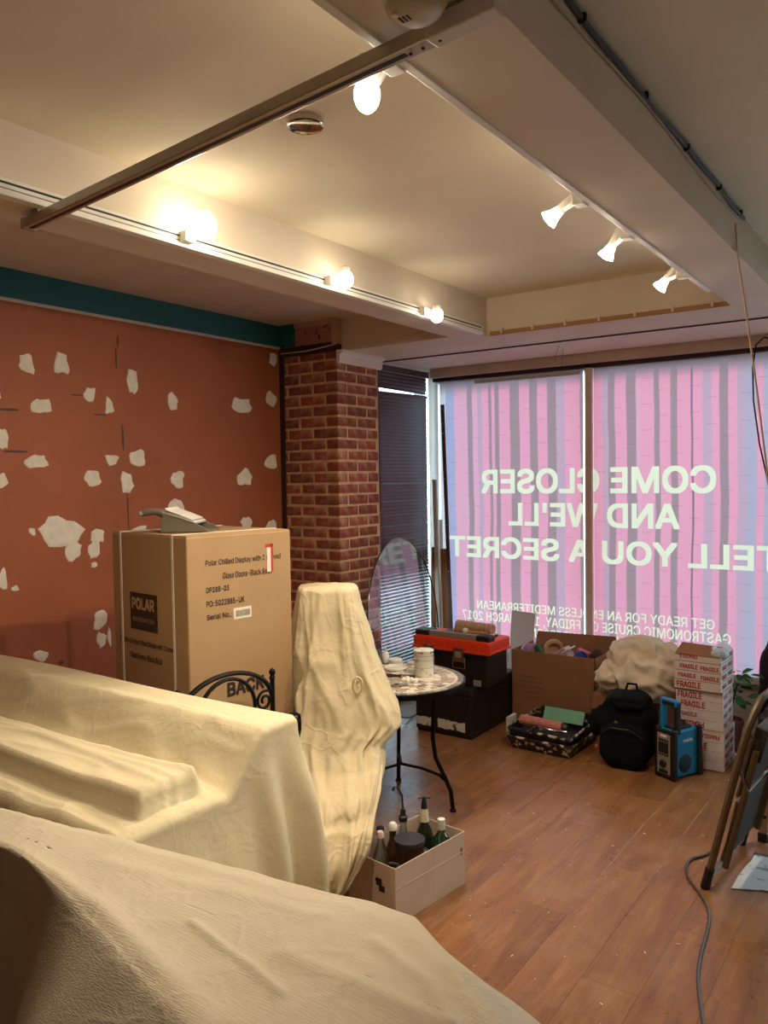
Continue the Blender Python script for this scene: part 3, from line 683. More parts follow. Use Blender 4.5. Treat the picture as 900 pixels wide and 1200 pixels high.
# covered table: upstand at the back, flat box lying on the table top
MX0, MX1, MY0, MY1 = -3.72, -1.695, 1.245, 1.900
def ztop(x, y):
    t = (y-1.60)/(1.763-1.60)
    z = .797+.153*(sm(t)*.75+.25*max(0, min(1, t)))
    slab = sm((1.560-y)/.03)*sm((y-1.330)/.016)*sm((-1.735-x)/.016)
    z += .070*slab
    z += .0045*math.sin(x*9+y*16+2*nz(x*2, y*3, 0))*sm((1.75-y)/.08)*(1-.5*slab) + .008*nz(x*5, y*7, 1.3)*sm((1.74-y)/.08)
    z += .006*nz(x*2.5, y*14, 4.1)*sm((1.80-y)/.05)
    z += (.010*(1-abs(nz(x*2.1+y*3, y*9, 6.2)))**5+.008*(1-abs(nz(x*3.1-y*4, y*12, 2.2)))**6)*sm((1.82-y)/.06)*sm((-1.70-x)/.05)
    if y > 1.76: z -= .004*(1-math.cos((x+3)*4))
    return z
def rng(a, b, st):
    n = max(1, int(round((b-a)/st))); return [a+(b-a)*k/n for k in range(n+1)]
S = rng(MX0-.05, -1.85, .018)[:-1]+rng(-1.85, MX1, .008)[:-1]+[MX1-.004]+[MX1+.012*k for k in range(1, 62)]
T = [MY0-.3+.03*k for k in range(10)]+rng(MY0, MY1, .008)+[MY1+.03*k for k in range(1, 22)]
P = []
for s in S:
    row = []
    for t in T:
        sx, sy = min(max(s, MX0), MX1), min(max(t, MY0), MY1); ex, ey = s-sx, t-sy; L_ = math.hypot(ex, ey)
        z = ztop(sx, sy)
        if L_ < 1e-6: p = Vector((sx, sy, z))
        else:
            d = Vector((ex/L_, ey/L_, 0)); an = math.atan2(abs(ey), max(ex, 0))/(PI/2)
            if ex < 0: along = 9+sy
            elif ey == 0: along = sy
            elif ey > 0: along = MY1+.25*an+(MX1-sx)
            else: along = MY0-.25*an-(MX1-sx)
            am = sm(L_/.28)
            wv = .25+.75*sm((along-1.62)/.12)
            fo = (.016+wv*(.020*math.sin(along*44+.4)+.010*math.sin(along*23+2.1)))*am
            fr_ = sm((d.y+.15)/-.25) if d.y < 0 else 0; bk_ = sm((d.y-.15)/.25)
            out = (.07*(1-fr_)*(1-bk_)+.008)*sm(L_/.5)+fo*(1-.88*max(fr_, bk_))
            p = Vector((sx, sy, z-L_*(.985)))+d*(min(L_, .012)+out)
            p.z = max(p.z, .02+.003*nz(s*9, t*9, 0))
            p += Vector((0, 0, .004*nz(s*12, t*12, 3)))
        row.append(p)
    P.append(row)
o = link('dust_sheet', grid_mesh('dust_sheet', P, fab1)); tag(o, 'cream dust sheet over a long table with a raised back and flat box', 'dust sheet', 'cream dust sheets')
so2 = o.modifiers.new('thick', 'SOLIDIFY'); so2.thickness = .003; so2.offset = -1

# the table hidden underneath
ut = thing('long_table', 'long wooden table hidden under the cream dust sheet', 'table', (-2.7, 1.57, 0))
part('table_top', MB().bb((-.98, -.31, .755), (.98, .30, .782)), wood_t, ut, .003)
part('back_board', MB().bb((-.98, .215, .785), (.98, .31, .925)), wood_t, ut, .003)
for sx in (-1, 1):
    for sy in (-1, 1): part('leg', MB().bb((sx*.92-.03, sy*.25-.03, 0), (sx*.92+.03, sy*.25+.03, .755)), wood_t, ut, .003)

# heavy sheet over the near table
poly = [Vector(v) for v in ((-2.25, 1.10), (-1.55, 1.195), (-.858, 1.294), (-.70, 1.20), (-.46, 1.03), (-.56, .86), (-.90, .80), (-1.40, .93), (-1.75, 1.00), (-2.25, 1.00))]
FZ = .85
def chaikin(p, n=2):
    for _ in range(n):
        q = []
        for i in range(len(p)):
            a, b = p[i], p[(i+1) % len(p)]; f = .12
            q += [a.lerp(b, f), a.lerp(b, 1-f)]
        p = q
    return p
def resample(p, n):
    L_ = [0]
    for i in range(len(p)): L_.append(L_[-1]+(p[(i+1) % len(p)]-p[i]).length)
    out = []
    for k in range(n):
        s = L_[-1]*k/n; i = max(j for j in range(len(p)) if L_[j] <= s)
        out.append(p[i].lerp(p[(i+1) % len(p)], (s-L_[i])/max(1e-9, L_[i+1]-L_[i])))
    return out, L_[-1]
pc, per = resample(chaikin(poly, 1), 420)
cen = Vector((-1.25, 1.06)); P = []
CRE = [([(0, 1000), (60, 1028), (115, 1065), (180, 1130), (240, 1205)], .010, .030), ([(225, 1082), (290, 1130), (330, 1168)], .006, .010), ([(330, 1120), (430, 1160), (520, 1200)], .005, .022), ([(120, 1010), (260, 1045), (380, 1075)], .004, .025), ([(440, 1105), (500, 1150), (530, 1200)], .005, .016)]
CRE = [([at(u, v, 2, FZ).xy for u, v in q], h_, w_) for q, h_, w_ in CRE]
def segd(p, a, b):
    t = max(0, min(1, (p-a).dot(b-a)/max(1e-9, (b-a).length_squared))); return (p-a.lerp(b, t)).length
def hz(p):
    z = FZ + .007*nz(p.x*4, p.y*5, 7) + .003*nz(p.x*11, p.y*13, 9)
    for q, h_, w_ in CRE:
        z += h_*math.exp(-(min(segd(Vector((p.x, p.y)), a, b) for a, b in zip(q, q[1:]))/w_)**2)
    return z
for k in range(0, 41):
    f = k/40; row = []
    for j, q in enumerate(pc):
        ax = Vector((max(-2.1, min(-.7, q.x)), 0)); ax.y = 1.06+.05*(ax.x+1.25)*.3
        p = ax.lerp(q, f); row.append(Vector((p.x, p.y, hz(p)-.006*sm((f-.75)/.25))))
    P.append(row)
n_ = len(pc)
for k in range(1, 46):
    L_ = .018*k; row = []
    for j, q in enumerate(pc):
        tg_ = (pc[(j+2) % n_]-pc[j-2]).normalized(); nr = Vector((tg_.y, -tg_.x))
        if nr.dot(q-cen) < 0: nr = -nr
        s = j/n_*per; am = sm(L_/.35)
        near = sm((1.0-q.y)/.1)                    # the side towards the room slopes out more
        rt = sm((q.x+.95)/.25)
        slope = .02+.69*near*(1-rt)+.76*rt
        out = slope*L_*math.cos(.25*am) + am*(.020*math.sin(s*13+.6)+.014*math.sin(s*23+2))*(.12+.88*max(near, rt))
        pz = hz(q)-.006-L_*math.sqrt(max(.12, 1-slope*slope*.8)); p2 = q+nr*out
        row.append(Vector((p2.x, p2.y, max(.015, pz)+.004*nz(p2.x*9, p2.y*9, pz*9))))
    P.append(row)
o = link('dust_sheet', grid_mesh('dust_sheet', P, fab2, closed=True, merge=True)); tag(o, 'coarse heavy beige dust sheet sloping over a low table edge', 'dust sheet', 'cream dust sheets')
so2 = o.modifiers.new('thick', 'SOLIDIFY'); so2.thickness = .004; so2.offset = -1
vt = thing('narrow_table', 'narrow wooden table hidden under the coarse dust sheet', 'table', (-1.32, 1.07, 0), 0)
part('table_top', MB().bb((-.60, -.045, .78), (.48, .045, .80)), wood_t, vt, .003)
for sx in (-.55, .42): part('leg', MB().bb((sx-.02, -.02, 0), (sx+.02, .02, .78)), wood_t, vt, .003)

# creased sheet over a tall stack
LEV = [(686, 351, 417, 3.66, .10), (688, 349, 419, 3.66, .12), (710, 345, 424, 3.65, .14), (735, 341, 431, 3.64, .15), (760, 338, 438, 3.62, .16), (785, 336, 449, 3.60, .17), (805, 336, 459, 3.58, .18), (825, 337, 470, 3.56, .18),
       (842, 338, 472, 3.54, .18), (856, 340, 460, 3.51, .18), (866, 342, 451, 3.49, .18), (890, 346, 451, 3.42, .18), (920, 354, 446, 3.27, .17), (950, 360, 441, 3.14, .11), (972, 364, 436, 3.03, .055), (1000, 368, 428, 2.99, .050), (1020, 371, 419, 2.97, .045), (1038, 374, 407, 2.955, .040), (1050, 379, 398, 2.95, .030)]
def interp(y):
    for a, b in zip(LEV, LEV[1:]):
        if y <= b[0]:
            t = (y-a[0])/(b[0]-a[0]); return [a[i]+(b[i]-a[i])*t for i in range(5)]
    return list(LEV[-1])
fwd = Vector((-.573, .819, 0)); P = []
CE1 = Vector((.140, .990, 0)).normalized(); CE2 = Vector((-.990, .140, 0)).normalized(); CBN = atd(218, 630, 3.10)
for y in rng(686, 1050, 3.2):
    yy, xl, xr, d, b = interp(y); Lp, Rp = atd(xl, yy, d), atd(xr, yy, d); mid = (Lp+Rp)/2; hx = (Rp-Lp)/2; hx.z = 0
    row = []; v = (y-686)/364; am = .3+.7*sm(v/.25)
    for j in range(150):
        t = 2*PI*j/150; ct, st = math.cos(t), math.sin(t)
        e = .75; cx_ = math.copysign(abs(ct)**e, ct); sy_ = math.copysign(abs(st)**e, st)
        rg1 = (1-abs(nz(ct*1.7+v*1.5, st*1.7, v*1.1)))**4; rg2 = (1-abs(nz(ct*2.6-v*2.4+7, st*2.6, v*1.8)))**5; rg3 = (1-abs(nz(ct*4+v*4, st*4+3, v*4.5)))**5
        fold = am*(.030*rg1+.024*rg2+.012*rg3-.03+.016*nz(ct*2, st*2, v*3)+.004*math.sin(t*11+v*9+2*nz(ct, st, v*3)))
        q = mid+hx*cx_+fwd*(b*sy_)
        front = max(0, -st); q += (hx.normalized()*ct*.4+fwd*st)*fold
        q.z += .012*nz(ct*5, st*5, v*9)*am
        # swag that gathers towards the hem
        if v > .6: q += fwd*(-.03*min(1, b/.12)*front*math.sin((v-.6)*26+ct*2.2))*sm((v-.6)/.15)
        # the sheet lies against the carton's corner without entering it
        u_, w_ = (q-CBN).dot(CE1), (q-CBN).dot(CE2)
        if u_ < .523+.010 and w_ > -.06: q += CE1*(.523+.010-u_)
        row.append(q)
    P.append(row)
o = link('dust_sheet', grid_mesh('dust_sheet', P, fab3, closed=True, cap='top')); tag(o, 'creased yellowish dust sheet hanging over a tall shape beside the mosaic table', 'dust sheet', 'cream dust sheets')
# paint scab on that sheet
c = atd(419, 803, 3.40); mb = MB()
mb.tube([c+Vector((.020*math.cos(t)*.82, .020*math.cos(t)*.57, .034*math.sin(t))) for t in [2*PI*k/14 for k in range(14)]], .006, 6, True)
mb.tube([c+Vector((.004, 0, .02)), c+Vector((-.004, 0, .004)), c+Vector((.006, 0, -.012))], .006, 6)
mb.build('paint_scab', fab3, o, smooth=True)

# ------------------------------------------------------------------ POLAR CARTON on a side table, dustpan on top, iron chair in front
BE1 = Vector((.140, .990, 0)).normalized(); BE2 = Vector((-.990, .140, 0)).normalized(); BN = atd(218, 630, 3.10); BW, BD, BH = .523, .572, .90
bz = BN.z-BH; brz = math.atan2(BE1.y, BE1.x)
cb_ = thing('carton', 'tall brown cardboard carton strapped and printed POLAR, on a side table', 'box', (BN.x, BN.y, bz), brz)
# local: +x along the wide printed face (BE1), +y along the logo face (BE2 = left)
body = part('carton_body', MB().bb((0, 0, 0), (BW, BD, BH)), card, cb_, .006)
part('flap', MB().bb((.004, .003, BH-.001), (BW-.004, BD/2-.002, BH+.004)), card, cb_, .0015)
part('flap', MB().bb((.004, BD/2+.002, BH-.001), (BW-.004, BD-.003, BH+.004)), card, cb_, .0015)
for yy in (.10, .50):
    st = MB(); st.bb((-.0025, yy-.007, .0), (.0, yy+.007, BH+.004)); st.bb((-.0025, yy-.007, BH+.004), (BW, yy+.007, BH+.0065))
    part('strap', st, strap, cb_)
def ctext(s, x, z, h=None, wd=None, mat=ink, off=.016, par=cb_):      # on the wide face (y = 0 plane, seen from -y)
    return place_text(text_mesh(s, wd, h, offset=off, mat=mat), 'lettering', par, (x, 0, z), (1, 0, 0), (0, 0, 1))
def ltext(s, y, z, h=None, wd=None, mat=ink, off=.016, par=cb_, lift=0):       # on the logo face (x = 0 plane), u = -y
    return place_text(text_mesh(s, wd, h, offset=off, mat=mat), 'lettering', par, (-lift, y, z), (0, -1, 0), (0, 0, 1))
ctext('Polar Chilled Display with 2 Curved', .085, BH-.125, .030, .38); ctext('Glass Doors-Black 86Ltr', .165, BH-.178, .026, .255)
ctext('DP288-03', .085, BH-.226, .022, .11); ctext('PO: 5022885-UK', .085, BH-.282, .024, .185); ctext('Serial No.:', .085, BH-.334, .022, .12)
ctext('BACK', .175, BH-.660, .060, .19, off=.03)
part('barcode_label', MB().bb((.215, -.0012, BH-.348), (.305, .0, BH-.302)), strap, cb_)
mb = MB(); xx = .226
while xx < .296:
    w_ = random.choice((.0012, .002, .003)); mb.bb((xx, -.0018, BH-.338), (xx+w_, -.0011, BH-.313)); xx += w_+random.choice((.0012, .002))
part('barcode', mb, grey_pl, cb_)
mb = MB(); mb.bb((.385, -.0014, BH-.066), (.425, 0, BH-.052)); mb.bb((.412, -.0014, BH-.17), (.425, 0, BH-.052)); part('red_sticker', mb, M('sticker_red', (196, 52, 36), .6), cb_)
part('white_sticker', MB().bb((.392, -.0018, BH-.17), (.412, 0, BH-.068)), strap, cb_)
lp = part('logo_plate', MB().bb((-.0012, .22, BH-.40), (.0, .43, BH-.245)), M('logo_brown', (56, 34, 26), .7), cb_, 0)
ltext('POLAR', .415, BH-.315, .050, .175, M('logo_tan', (186, 150, 112), .7), .03, cb_, .0012); ltext('REFRIGERATION', .41, BH-.365, .017, .165, MATS['logo_tan'], .0, cb_, .0012)
ltext('DP288-03 Polar Chilled Display with 2 Curved', .52, BH-.47, .028, .42); ltext('Glass Doors-Black 86Ltr', .44, BH-.525, .026, .25)
stb = thing('side_table', 'plain wooden side table carrying the tall POLAR carton', 'table', (BN.x, BN.y, 0), brz)
part('table_top', MB().bb((-.0, 0, bz-.028), (BW, BD, bz)), wood_t, stb, .003)
for sx in (.05, BW-.05):
    for sy in (.05, BD-.05): part('leg', MB().bb((sx-.02, sy-.02, 0), (sx+.02, sy+.02, bz-.028)), wood_t, stb)

# dustpan with papers lying on the carton
ctr = at(212, 622, 2, bz+BH+.007)
rl = Vector((.82, .573, 0)).normalized()
dp = thing('dustpan', 'grey plastic dustpan with folded paper lying on the POLAR carton', 'dustpan', (ctr.x, ctr.y, bz+BH+.0065), math.atan2(rl.y, rl.x))
pan_m = M('dustpan_grey', (120, 112, 96), .45, var=.05)
prof = [(-.055, 0), (-.058, .05), (-.045, .075), (.02, .058), (.10, .030), (.142, .008), (.14, 0)]
mb = MB(); mb.prism(prof, .006, lambda u, v, w_: (u, -.10+w_, v)); mb.prism(prof, .006, lambda u, v, w_: (u, .10-w_, v)); mb.bb((-.056, -.1, 0), (.14, .1, .004)); mb.bb((-.058, -.1, 0), (-.052, .1, .055))
part('pan', mb, pan_m, dp, .0015)
part('handle', MB().tube([(-.05, 0, .055), (-.08, 0, .078), (-.11, 0, .084), (-.15, 0, .080), (-.165, 0, .074)], [.016, .017, .014, .016, .012], 10), pan_m, dp, smooth=True)
part('handle_tip', MB().sphere((-.162, 0, .076), (.016, .014, .012)), M('light_grey_plastic', (196, 188, 170), .4), dp, smooth=True)
pp = thing('folded_papers', 'white folded papers resting in the grey dustpan', 'papers', (ctr.x, ctr.y, bz+BH+.0065), math.atan2(rl.y, rl.x))
for k in range(4):
    poly_ = [(-.050+.004*k, .0785+.0075*k), (-.028, .0745+.006*k), (.02, .0610+.0045*k), (.088-.006*k, .0375+.0055*k)]      # lies on the pan's side walls
    q = MB(); q.prism(poly_+[(u, v-.003) for u, v in reversed(poly_)], .206, lambda u, v, w_: (u, -.103+w_, v)); part('sheet', q, M('paper_white', (224, 216, 204), .7) if k % 2 else M('paper_grey', (150, 148, 142), .7), pp)

# ornate iron garden chair: back towards the printed face
cl, crr = atd(208, 812, 2.93), atd(319, 790, 3.25); cu = crr-cl; cu.z = 0; CWd = cu.length; cu.normalize(); cn = Vector((cu.y, -cu.x, 0))
ic = thing('garden_chair', 'ornate black cast iron chair with arched scroll back, before the POLAR carton', 'chair', (cl.x, cl.y, 0), math.atan2(cu.y, cu.x))
ZT = .93
def flat_bar(pts, r): return MB().tube(pts, r, 6)
for x_ in (0, CWd):
    part('post', flat_bar([(x_, 0, .0), (x_, 0, .45), (x_, 0, ZT-.03)], .010), iron, ic)
    part('finial', MB().lathe([(.010, -.035), (.013, -.03), (.009, -.02), (.014, -.008), (.010, .004), (.001, .010)], 10, (x_, 0, ZT)), iron, ic, smooth=True)
def arc(cx, cz, rx, rz, a0, a1, n=18): return [(cx+rx*math.cos(a0+(a1-a0)*k/n), 0, cz+rz*math.sin(a0+(a1-a0)*k/n)) for k in range(n+1)]
mc = CWd/2
part('back_arch', flat_bar([(.0, 0, .78)]+[(mc-(mc)*math.cos(PI*k/20), 0, .80+.155*math.sin(PI*k/20)**.9) for k in range(1, 20)]+[(CWd, 0, .80)], .010), iron, ic, smooth=True)
part('back_ring', MB().tube([(mc+.13*math.cos(2*PI*k/28), 0, .81+.125*math.sin(2*PI*k/28)) for k in range(28)], .008, 6, True), iron, ic, smooth=True)
def scroll(cx, cz, r0, sgn, turns=1.6, n=26, st=0):
    return [(cx+sgn*r0*(1-.75*k/n)*math.cos(st+turns*2*PI*k/n), 0, cz+r0*(1-.75*k/n)*math.sin(st+turns*2*PI*k/n)) for k in range(n+1)]
for a in (((mc+.178), .815, .045, 1), ((mc-.178), .815, .045, -1), (mc+.04, .755, .035, 1), (mc-.04, .755, .035, -1), (mc+.16, .66, .05, 1), (mc-.16, .66, .05, -1)):
    part('scroll', flat_bar(scroll(*a), .006), iron, ic, smooth=True)
part('back_rail', flat_bar([(0, 0, .60), (CWd, 0, .60)], .009), iron, ic); part('back_rail', flat_bar([(0, 0, .48), (CWd, 0, .48)], .009), iron, ic)
mb = MB()
for k in range(1, 8): mb.tube([(CWd*k/8, 0, .48), (CWd*k/8, 0, .60)], .006, 6)
part('back_bars', mb, iron, ic)
part('seat', MB().bb((.012, .01, .43), (CWd-.012, -.165, .45)), iron, ic, .004)
for x_ in (.0, CWd):
    part('leg', flat_bar([(min(max(x_, .02), CWd-.02), -.150, .44), (min(max(x_, .02), CWd-.02), -.155, .0)], .010), iron, ic)
    s_ = 1 if x_ else .12
    for dz_ in (0, -.022):
        part('arm', flat_bar([(x_, 0, .725+dz_), (x_+s_*.05, -.02, .735+dz_), (x_+s_*.09, -.03, .74+dz_), (x_+s_*.112, -.03, .728+dz_), (x_+s_*.115, -.03, .69+dz_), (x_+s_*.09, -.03, .60)], .0075), iron, ic, smooth=True)
    for k in (.03, .06, .09): part('arm_spindle', flat_bar([(x_+s_*k, -.02, .705), (x_+s_*k, -.02, .735)], .005), iron, ic)

# ------------------------------------------------------------------ MOSAIC BISTRO TABLE
TZ = .655; TC = (-2.33, 3.45)
bt = thing('bistro_table', 'round mosaic topped bistro table on black iron legs', 'table', (TC[0], TC[1], 0), 0)
part('rim', MB().lathe([(.30, TZ-.030), (.338, TZ-.030), (.342, TZ-.018), (.342, TZ-.003), (.336, TZ), (.33, TZ-.004)], 64), iron, bt, smooth=True)
part('grout_bed', MB().lathe([(.001, TZ-.012), (.336, TZ-.012), (.336, TZ-.0035), (.001, TZ-.0035)], 64), M('grout', (190, 178, 158), .9, var=.08, scale=30), bt)
tile_cols = [M('tile_stone', (176, 158, 136), .5, var=.2, scale=30), M('tile_grey', (120, 112, 104), .5, var=.15, scale=30), M('tile_white', (222, 212, 194), .5, var=.08, scale=30)]
mbs = [MB(), MB(), MB()]
for (r0, r1, n, pal) in [(.304, .332, 44, (1, 1, 0)), (.286, .301, 60, (2, 2)), (.252, .283, 36, (0, 1, 0, 2)), (.218, .249, 32, (0, 2, 0)), (.184, .215, 26, (0, 1, 2)), (.150, .181, 22, (0, 2)), (.116, .147, 16, (1, 0, 2)), (.080, .113, 12, (0, 2)), (.045, .077, 8, (1, 0)), (.0, .042, 3, (2, 0))]:
    for k in range(n):
        a0, a1 = 2*PI*(k+.07)/n, 2*PI*(k+.93)/n; q = [(r0*math.cos(a0), r0*math.sin(a0)), (r1*math.cos(a0), r1*math.sin(a0)), (r1*math.cos((a0+a1)/2), r1*math.sin((a0+a1)/2)), (r1*math.cos(a1), r1*math.sin(a1)), (r0*math.cos(a1), r0*math.sin(a1))]
        mbs[random.choice(pal)].prism(q, .0045+random.random()*.001, lambda u, v, w_: (u, v, TZ-.004+w_))
for k, nm in enumerate(('stone_tiles', 'grey_tiles', 'white_tiles')):
    o = part(nm, mbs[k], tile_cols[k], bt); o['kind'] = 'stuff'
for ang in (7, 127, 247):
    a = math.radians(ang); c_, s_ = math.cos(a), math.sin(a)
    prof_ = [(.20, TZ-.03), (.19, .50), (.185, .36), (.20, .26), (.25, .17), (.283, .10), (.292, .02), (.293, .004)]
    part('leg', MB().tube([(r_*c_, r_*s_, z_) for r_, z_ in prof_], .011, 8), iron, bt, smooth=True)
    part('foot', MB().lathe([(.017, 0), (.017, .008), (.010, .012)], 10, (.293*c_, .293*s_, 0)), iron, bt)
    part('brace', MB().tube([(0, 0, .20), (.12*c_, .12*s_, .195), (.22*c_, .22*s_, .175), (.262*c_, .262*s_, .145)], .008, 8), iron, bt, smooth=True)
part('top_brace', MB().tube([(.20*math.cos(2*PI*k/30), .20*math.sin(2*PI*k/30), TZ-.036) for k in range(30)], .009, 6, True), iron, bt)
def on_table(px, py): p = at(px, py, 2, TZ+.0015); return (p.x, p.y, p.z)
# paint tin
pt = thing('paint_tin', 'white paint tin with drips standing on the mosaic table', 'paint tin', on_table(497, 791))
tinm = M('tin_white', (222, 214, 200), .4, scale=24, rgb2=(170, 160, 146), lo=.58, hi=.7)
part('can', MB().lathe([(.050, 0), (.052, .003), (.051, .006), (.051, .128), (.053, .131), (.053, .135), (.047, .137)], 32), tinm, pt, smooth=True)
part('lid', MB().lathe([(.047, .134), (.046, .131), (.030, .131), (.001, .132)], 32), M('lid_white', (226, 220, 206), .45, var=.1, scale=30), pt, smooth=True)
for k, z_ in enumerate((.046, .084, .108)): part('label_line', MB().lathe([(.0516, z_), (.0516, z_+.0016)], 32), grey_pl, pt)
part('drip', MB().lathe([(.0515, .122), (.052, .126), (.0515, .130)], 32), M('drip_brown', (110, 80, 60), .6, scale=60, rgb2=(222, 214, 200), lo=.48, hi=.5), pt)
p_ = on_table(463, 784); pl = thing('round_dish', 'shallow white round dish lying on the mosaic table', 'dish', p_)
part('disc', MB().lathe([(.001, .006), (.052, .006), (.056, .014), (.060, .014), (.062, .006), (.056, 0), (.001, 0)], 28), MATS['lid_white'], pl, smooth=True)
p_ = on_table(461, 779); part('label', MB().box((0, 0, .010), (.02, .012, .002)), M('label_blue', (120, 170, 196), .6), thing('filler_tub', 'low white tub with a blue label behind the white dish', 'tub', p_))
part('tub', MB().lathe([(.036, 0), (.040, .028), (.037, .030), (.034, .026)], 20, (0, .02, 0)), white_pl, bpy.data.objects['filler_tub'], smooth=True)
def brush(name, lab, px, py, rz, hm, bm_, L_=.20):
    p = on_table(px, py); b = thing(name, lab, 'brush', p, rz)
    part('handle', MB().tube([(-L_*.55, 0, .008), (-L_*.3, 0, .009), (-.02, 0, .009), (.0, 0, .009)], [.005, .009, .006, .009], 8), hm, b, smooth=True)
    part('ferrule', MB().bb((0, -.014, .002), (.03, .014, .014)), chrome, b, .002)
    part('bristles', MB().bb((.03, -.014, .003), (.075, .014, .013)), bm_, b, .003)
brush('paint_brush', 'dark handled paint brush lying on the mosaic table', 470, 794, .35, darkwood, darkwood); brush('scraper_brush', 'grey paint brush lying across the mosaic table', 461, 805, .9, grey_pl, silver)
p_ = on_table(480, 800); rg = thing('rag', 'crumpled white rag beside the paint tin', 'rag', p_)
mb = MB()
for k in range(5): mb.sphere((-.035+.016*k, .012*math.sin(k*2.1), .010+.006*(k % 2)), (.015, .013, .014), 10, 6)
part('cloth', mb, M('rag_white', (232, 226, 206), .9), rg, smooth=True)
p_ = on_table(488, 778); rt = thing('packet', 'small packet with a pink stripe on the mosaic table', 'packet', p_, .5)
part('wrapper', MB().box((0, 0, .008), (.10, .05, .014)), M('wrapper_grey', (198, 186, 180), .6, var=.1, scale=30), rt, .004)
part('stripe', MB().box((.01, 0, .0155), (.05, .03, .001)), M('wrapper_pink', (210, 96, 110), .6), rt)
p_ = on_table(452, 776); gb = thing('glue_bottle', 'small white nozzle bottle half hidden by the creased sheet', 'bottle', p_)
part('bottle_body', MB().lathe([(.018, 0), (.019, .004), (.019, .05), (.010, .062)], 14), white_pl, gb, smooth=True); part('nozzle', MB().lathe([(.009, .062), (.004, .085), (.001, .088)], 10), M('nozzle_green', (150, 172, 140), .5), gb, smooth=True)

# ------------------------------------------------------------------ CARTON OF BOTTLES
bF = at(464, 1086, 2, 0); bR = at(545, 1035, 2, 0); e1 = (bR-bF).normalized(); L1 = (bR-bF).length; ang = math.atan2(e1.y, e1.x)
bx = thing('bottle_carton', 'open pale cardboard box full of bottles on the wood floor', 'box', (bF.x, bF.y, 0), ang)
H_ = .222; W_ = .25; th = .004           # local +x along the long side, +y to the left
part('wall_long', MB().bb((0, 0, 0), (L1, th, H_)), card_pale, bx, .001); part('wall_long', MB().bb((0, W_-th, 0), (L1, W_, H_)), card_pale, bx, .001)
part('wall_short', MB().bb((0, th, 0), (th, W_-th, H_)), card_pale, bx, .001); part('wall_short', MB().bb((L1-th, th, 0), (L1, W_-th, H_)), card_pale, bx, .001); part('base', MB().bb((th, th, .001), (L1-th, W_-th, .006)), card_pale, bx)
part('tape', MB().bb((0, -.0008, H_*.62), (L1, 0, H_*.64)), M('clear_tape', (206, 186, 166), .3), bx); part('tape', MB().bb((L1*.52, -.0008, 0), (L1*.53, 0, H_)), MATS['clear_tape'], bx)
mb = MB(); mb.bb((-.0008, .055, .11), (0, .085, .135)); mb.bb((-.0008, .07, .13), (0, .10, .16)); mb.bb((-.0008, .09, .145), (0, .105, .155)); part('printed_mark', mb, ink, bx)
mb = MB(); mb.bb((L1-.03, -.0008, .13), (L1-.016, 0, .136)); mb.bb((L1-.03, -.0008, .142), (L1-.016, 0, .160)); part('printed_mark', mb, M('faint_ink', (120, 100, 84), .8), bx)
def inbox(u, v, z=.008):
    p = bF+e1*u+Vector((-e1.y, e1.x, 0))*v; return (p.x, p.y, z)
def bottle(name, lab, u, v, prof_, mat, capm, cap_prof, z=.008, smooth=True):
    b = thing(name, lab, 'bottle', inbox(u, v, z), 0, 'bottles in the pale carton')
    part('glass', MB().lathe(prof_, 22), mat, b, smooth=True)
    part('cap', MB().lathe(cap_prof, 14), capm, b, smooth=True); return b
wb = lambda r, h, n: [(r*.9, 0), (r, .005), (r, h*.55), (r*.85, h*.66), (n*1.2, h*.80), (n, h*.86), (n, h)]
redcap = M('red_cap', (150, 46, 52), .5)
bottle('glass_bottle', 'clear glass bottle with a pink and white swing stopper', .085, .155, wb(.036, .27, .013), botglass, M('stopper_white', (226, 196, 190), .5), [(.015, .262), (.016, .275), (.012, .286), (.001, .287)])
bottle('glass_bottle', 'short clear glass bottle pressed against the creased dust sheet', .040, .208, wb(.033, .235, .012), botglass, white_pl, [(.014, .225), (.014, .245), (.001, .246)])
bottle('glass_bottle', 'second clear bottle behind the swing stopper bottle', .14, .205, wb(.034, .25, .013), botglass, black_pl, [(.015, .242), (.016, .27), (.001, .272)])
bottle('green_bottle', 'green glass bottle with a white screw cap lying lowest in the carton', .355, .060, [(.042, 0), (.044, .006), (.044, .16), (.038, .19), (.018, .215), (.0135, .225), (.0135, .25)], greenglass, offwhite, [(.015, .232), (.016, .236), (.016, .275), (.001, .277)])
b = bottle('green_bottle', 'dark bottle with a cream neck and black pourer', .365, .16, [(.036, 0), (.038, .006), (.038, .17), (.030, .20), (.017, .225), (.016, .27)], M('dark_glass', (30, 34, 26), .1), M('neck_cream', (214, 196, 164), .5), [(.020, .235), (.017, .275), (.013, .29), (.013, .292)])
part('pourer', MB().lathe([(.014, .29), (.012, .31), (.007, .335), (.004, .34)], 12), black_pl, b, smooth=True); part('pourer_bar', MB().tube([(-.022, -.016, .332), (0, 0, .337), (.022, .016, .332)], .003, 6), black_pl, b)
bottle('pump_bottle', 'clear bottle with a black bent pump spout', .28, .205, wb(.035, .26, .014), botglass, black_pl, [(.018, .25), (.020, .27), (.012, .275), (.010, .30), (.001, .302)])
o = [c_ for c_ in bpy.data.objects if c_.name.startswith('pump_bottle')][0]
part('spout', MB().tube([(0, 0, .295), (-.004, 0, .36), (-.022, -.008, .395), (-.034, -.014, .392), (-.040, -.016, .375)], .004, 7), black_pl, o, smooth=True)
bottle('white_capped_bottle', 'plastic bottle with a white domed cap at the back of the carton', .208, .200, wb(.033, .24, .014), M('amber', (70, 40, 22), .2), white_pl, [(.020, .24), (.020, .258), (.012, .268), (.001, .27)])
jr = thing('jar', 'large brown glass jar with a flat black lid', 'jar', inbox(.185, .088, .075), 0, 'bottles in the pale carton')
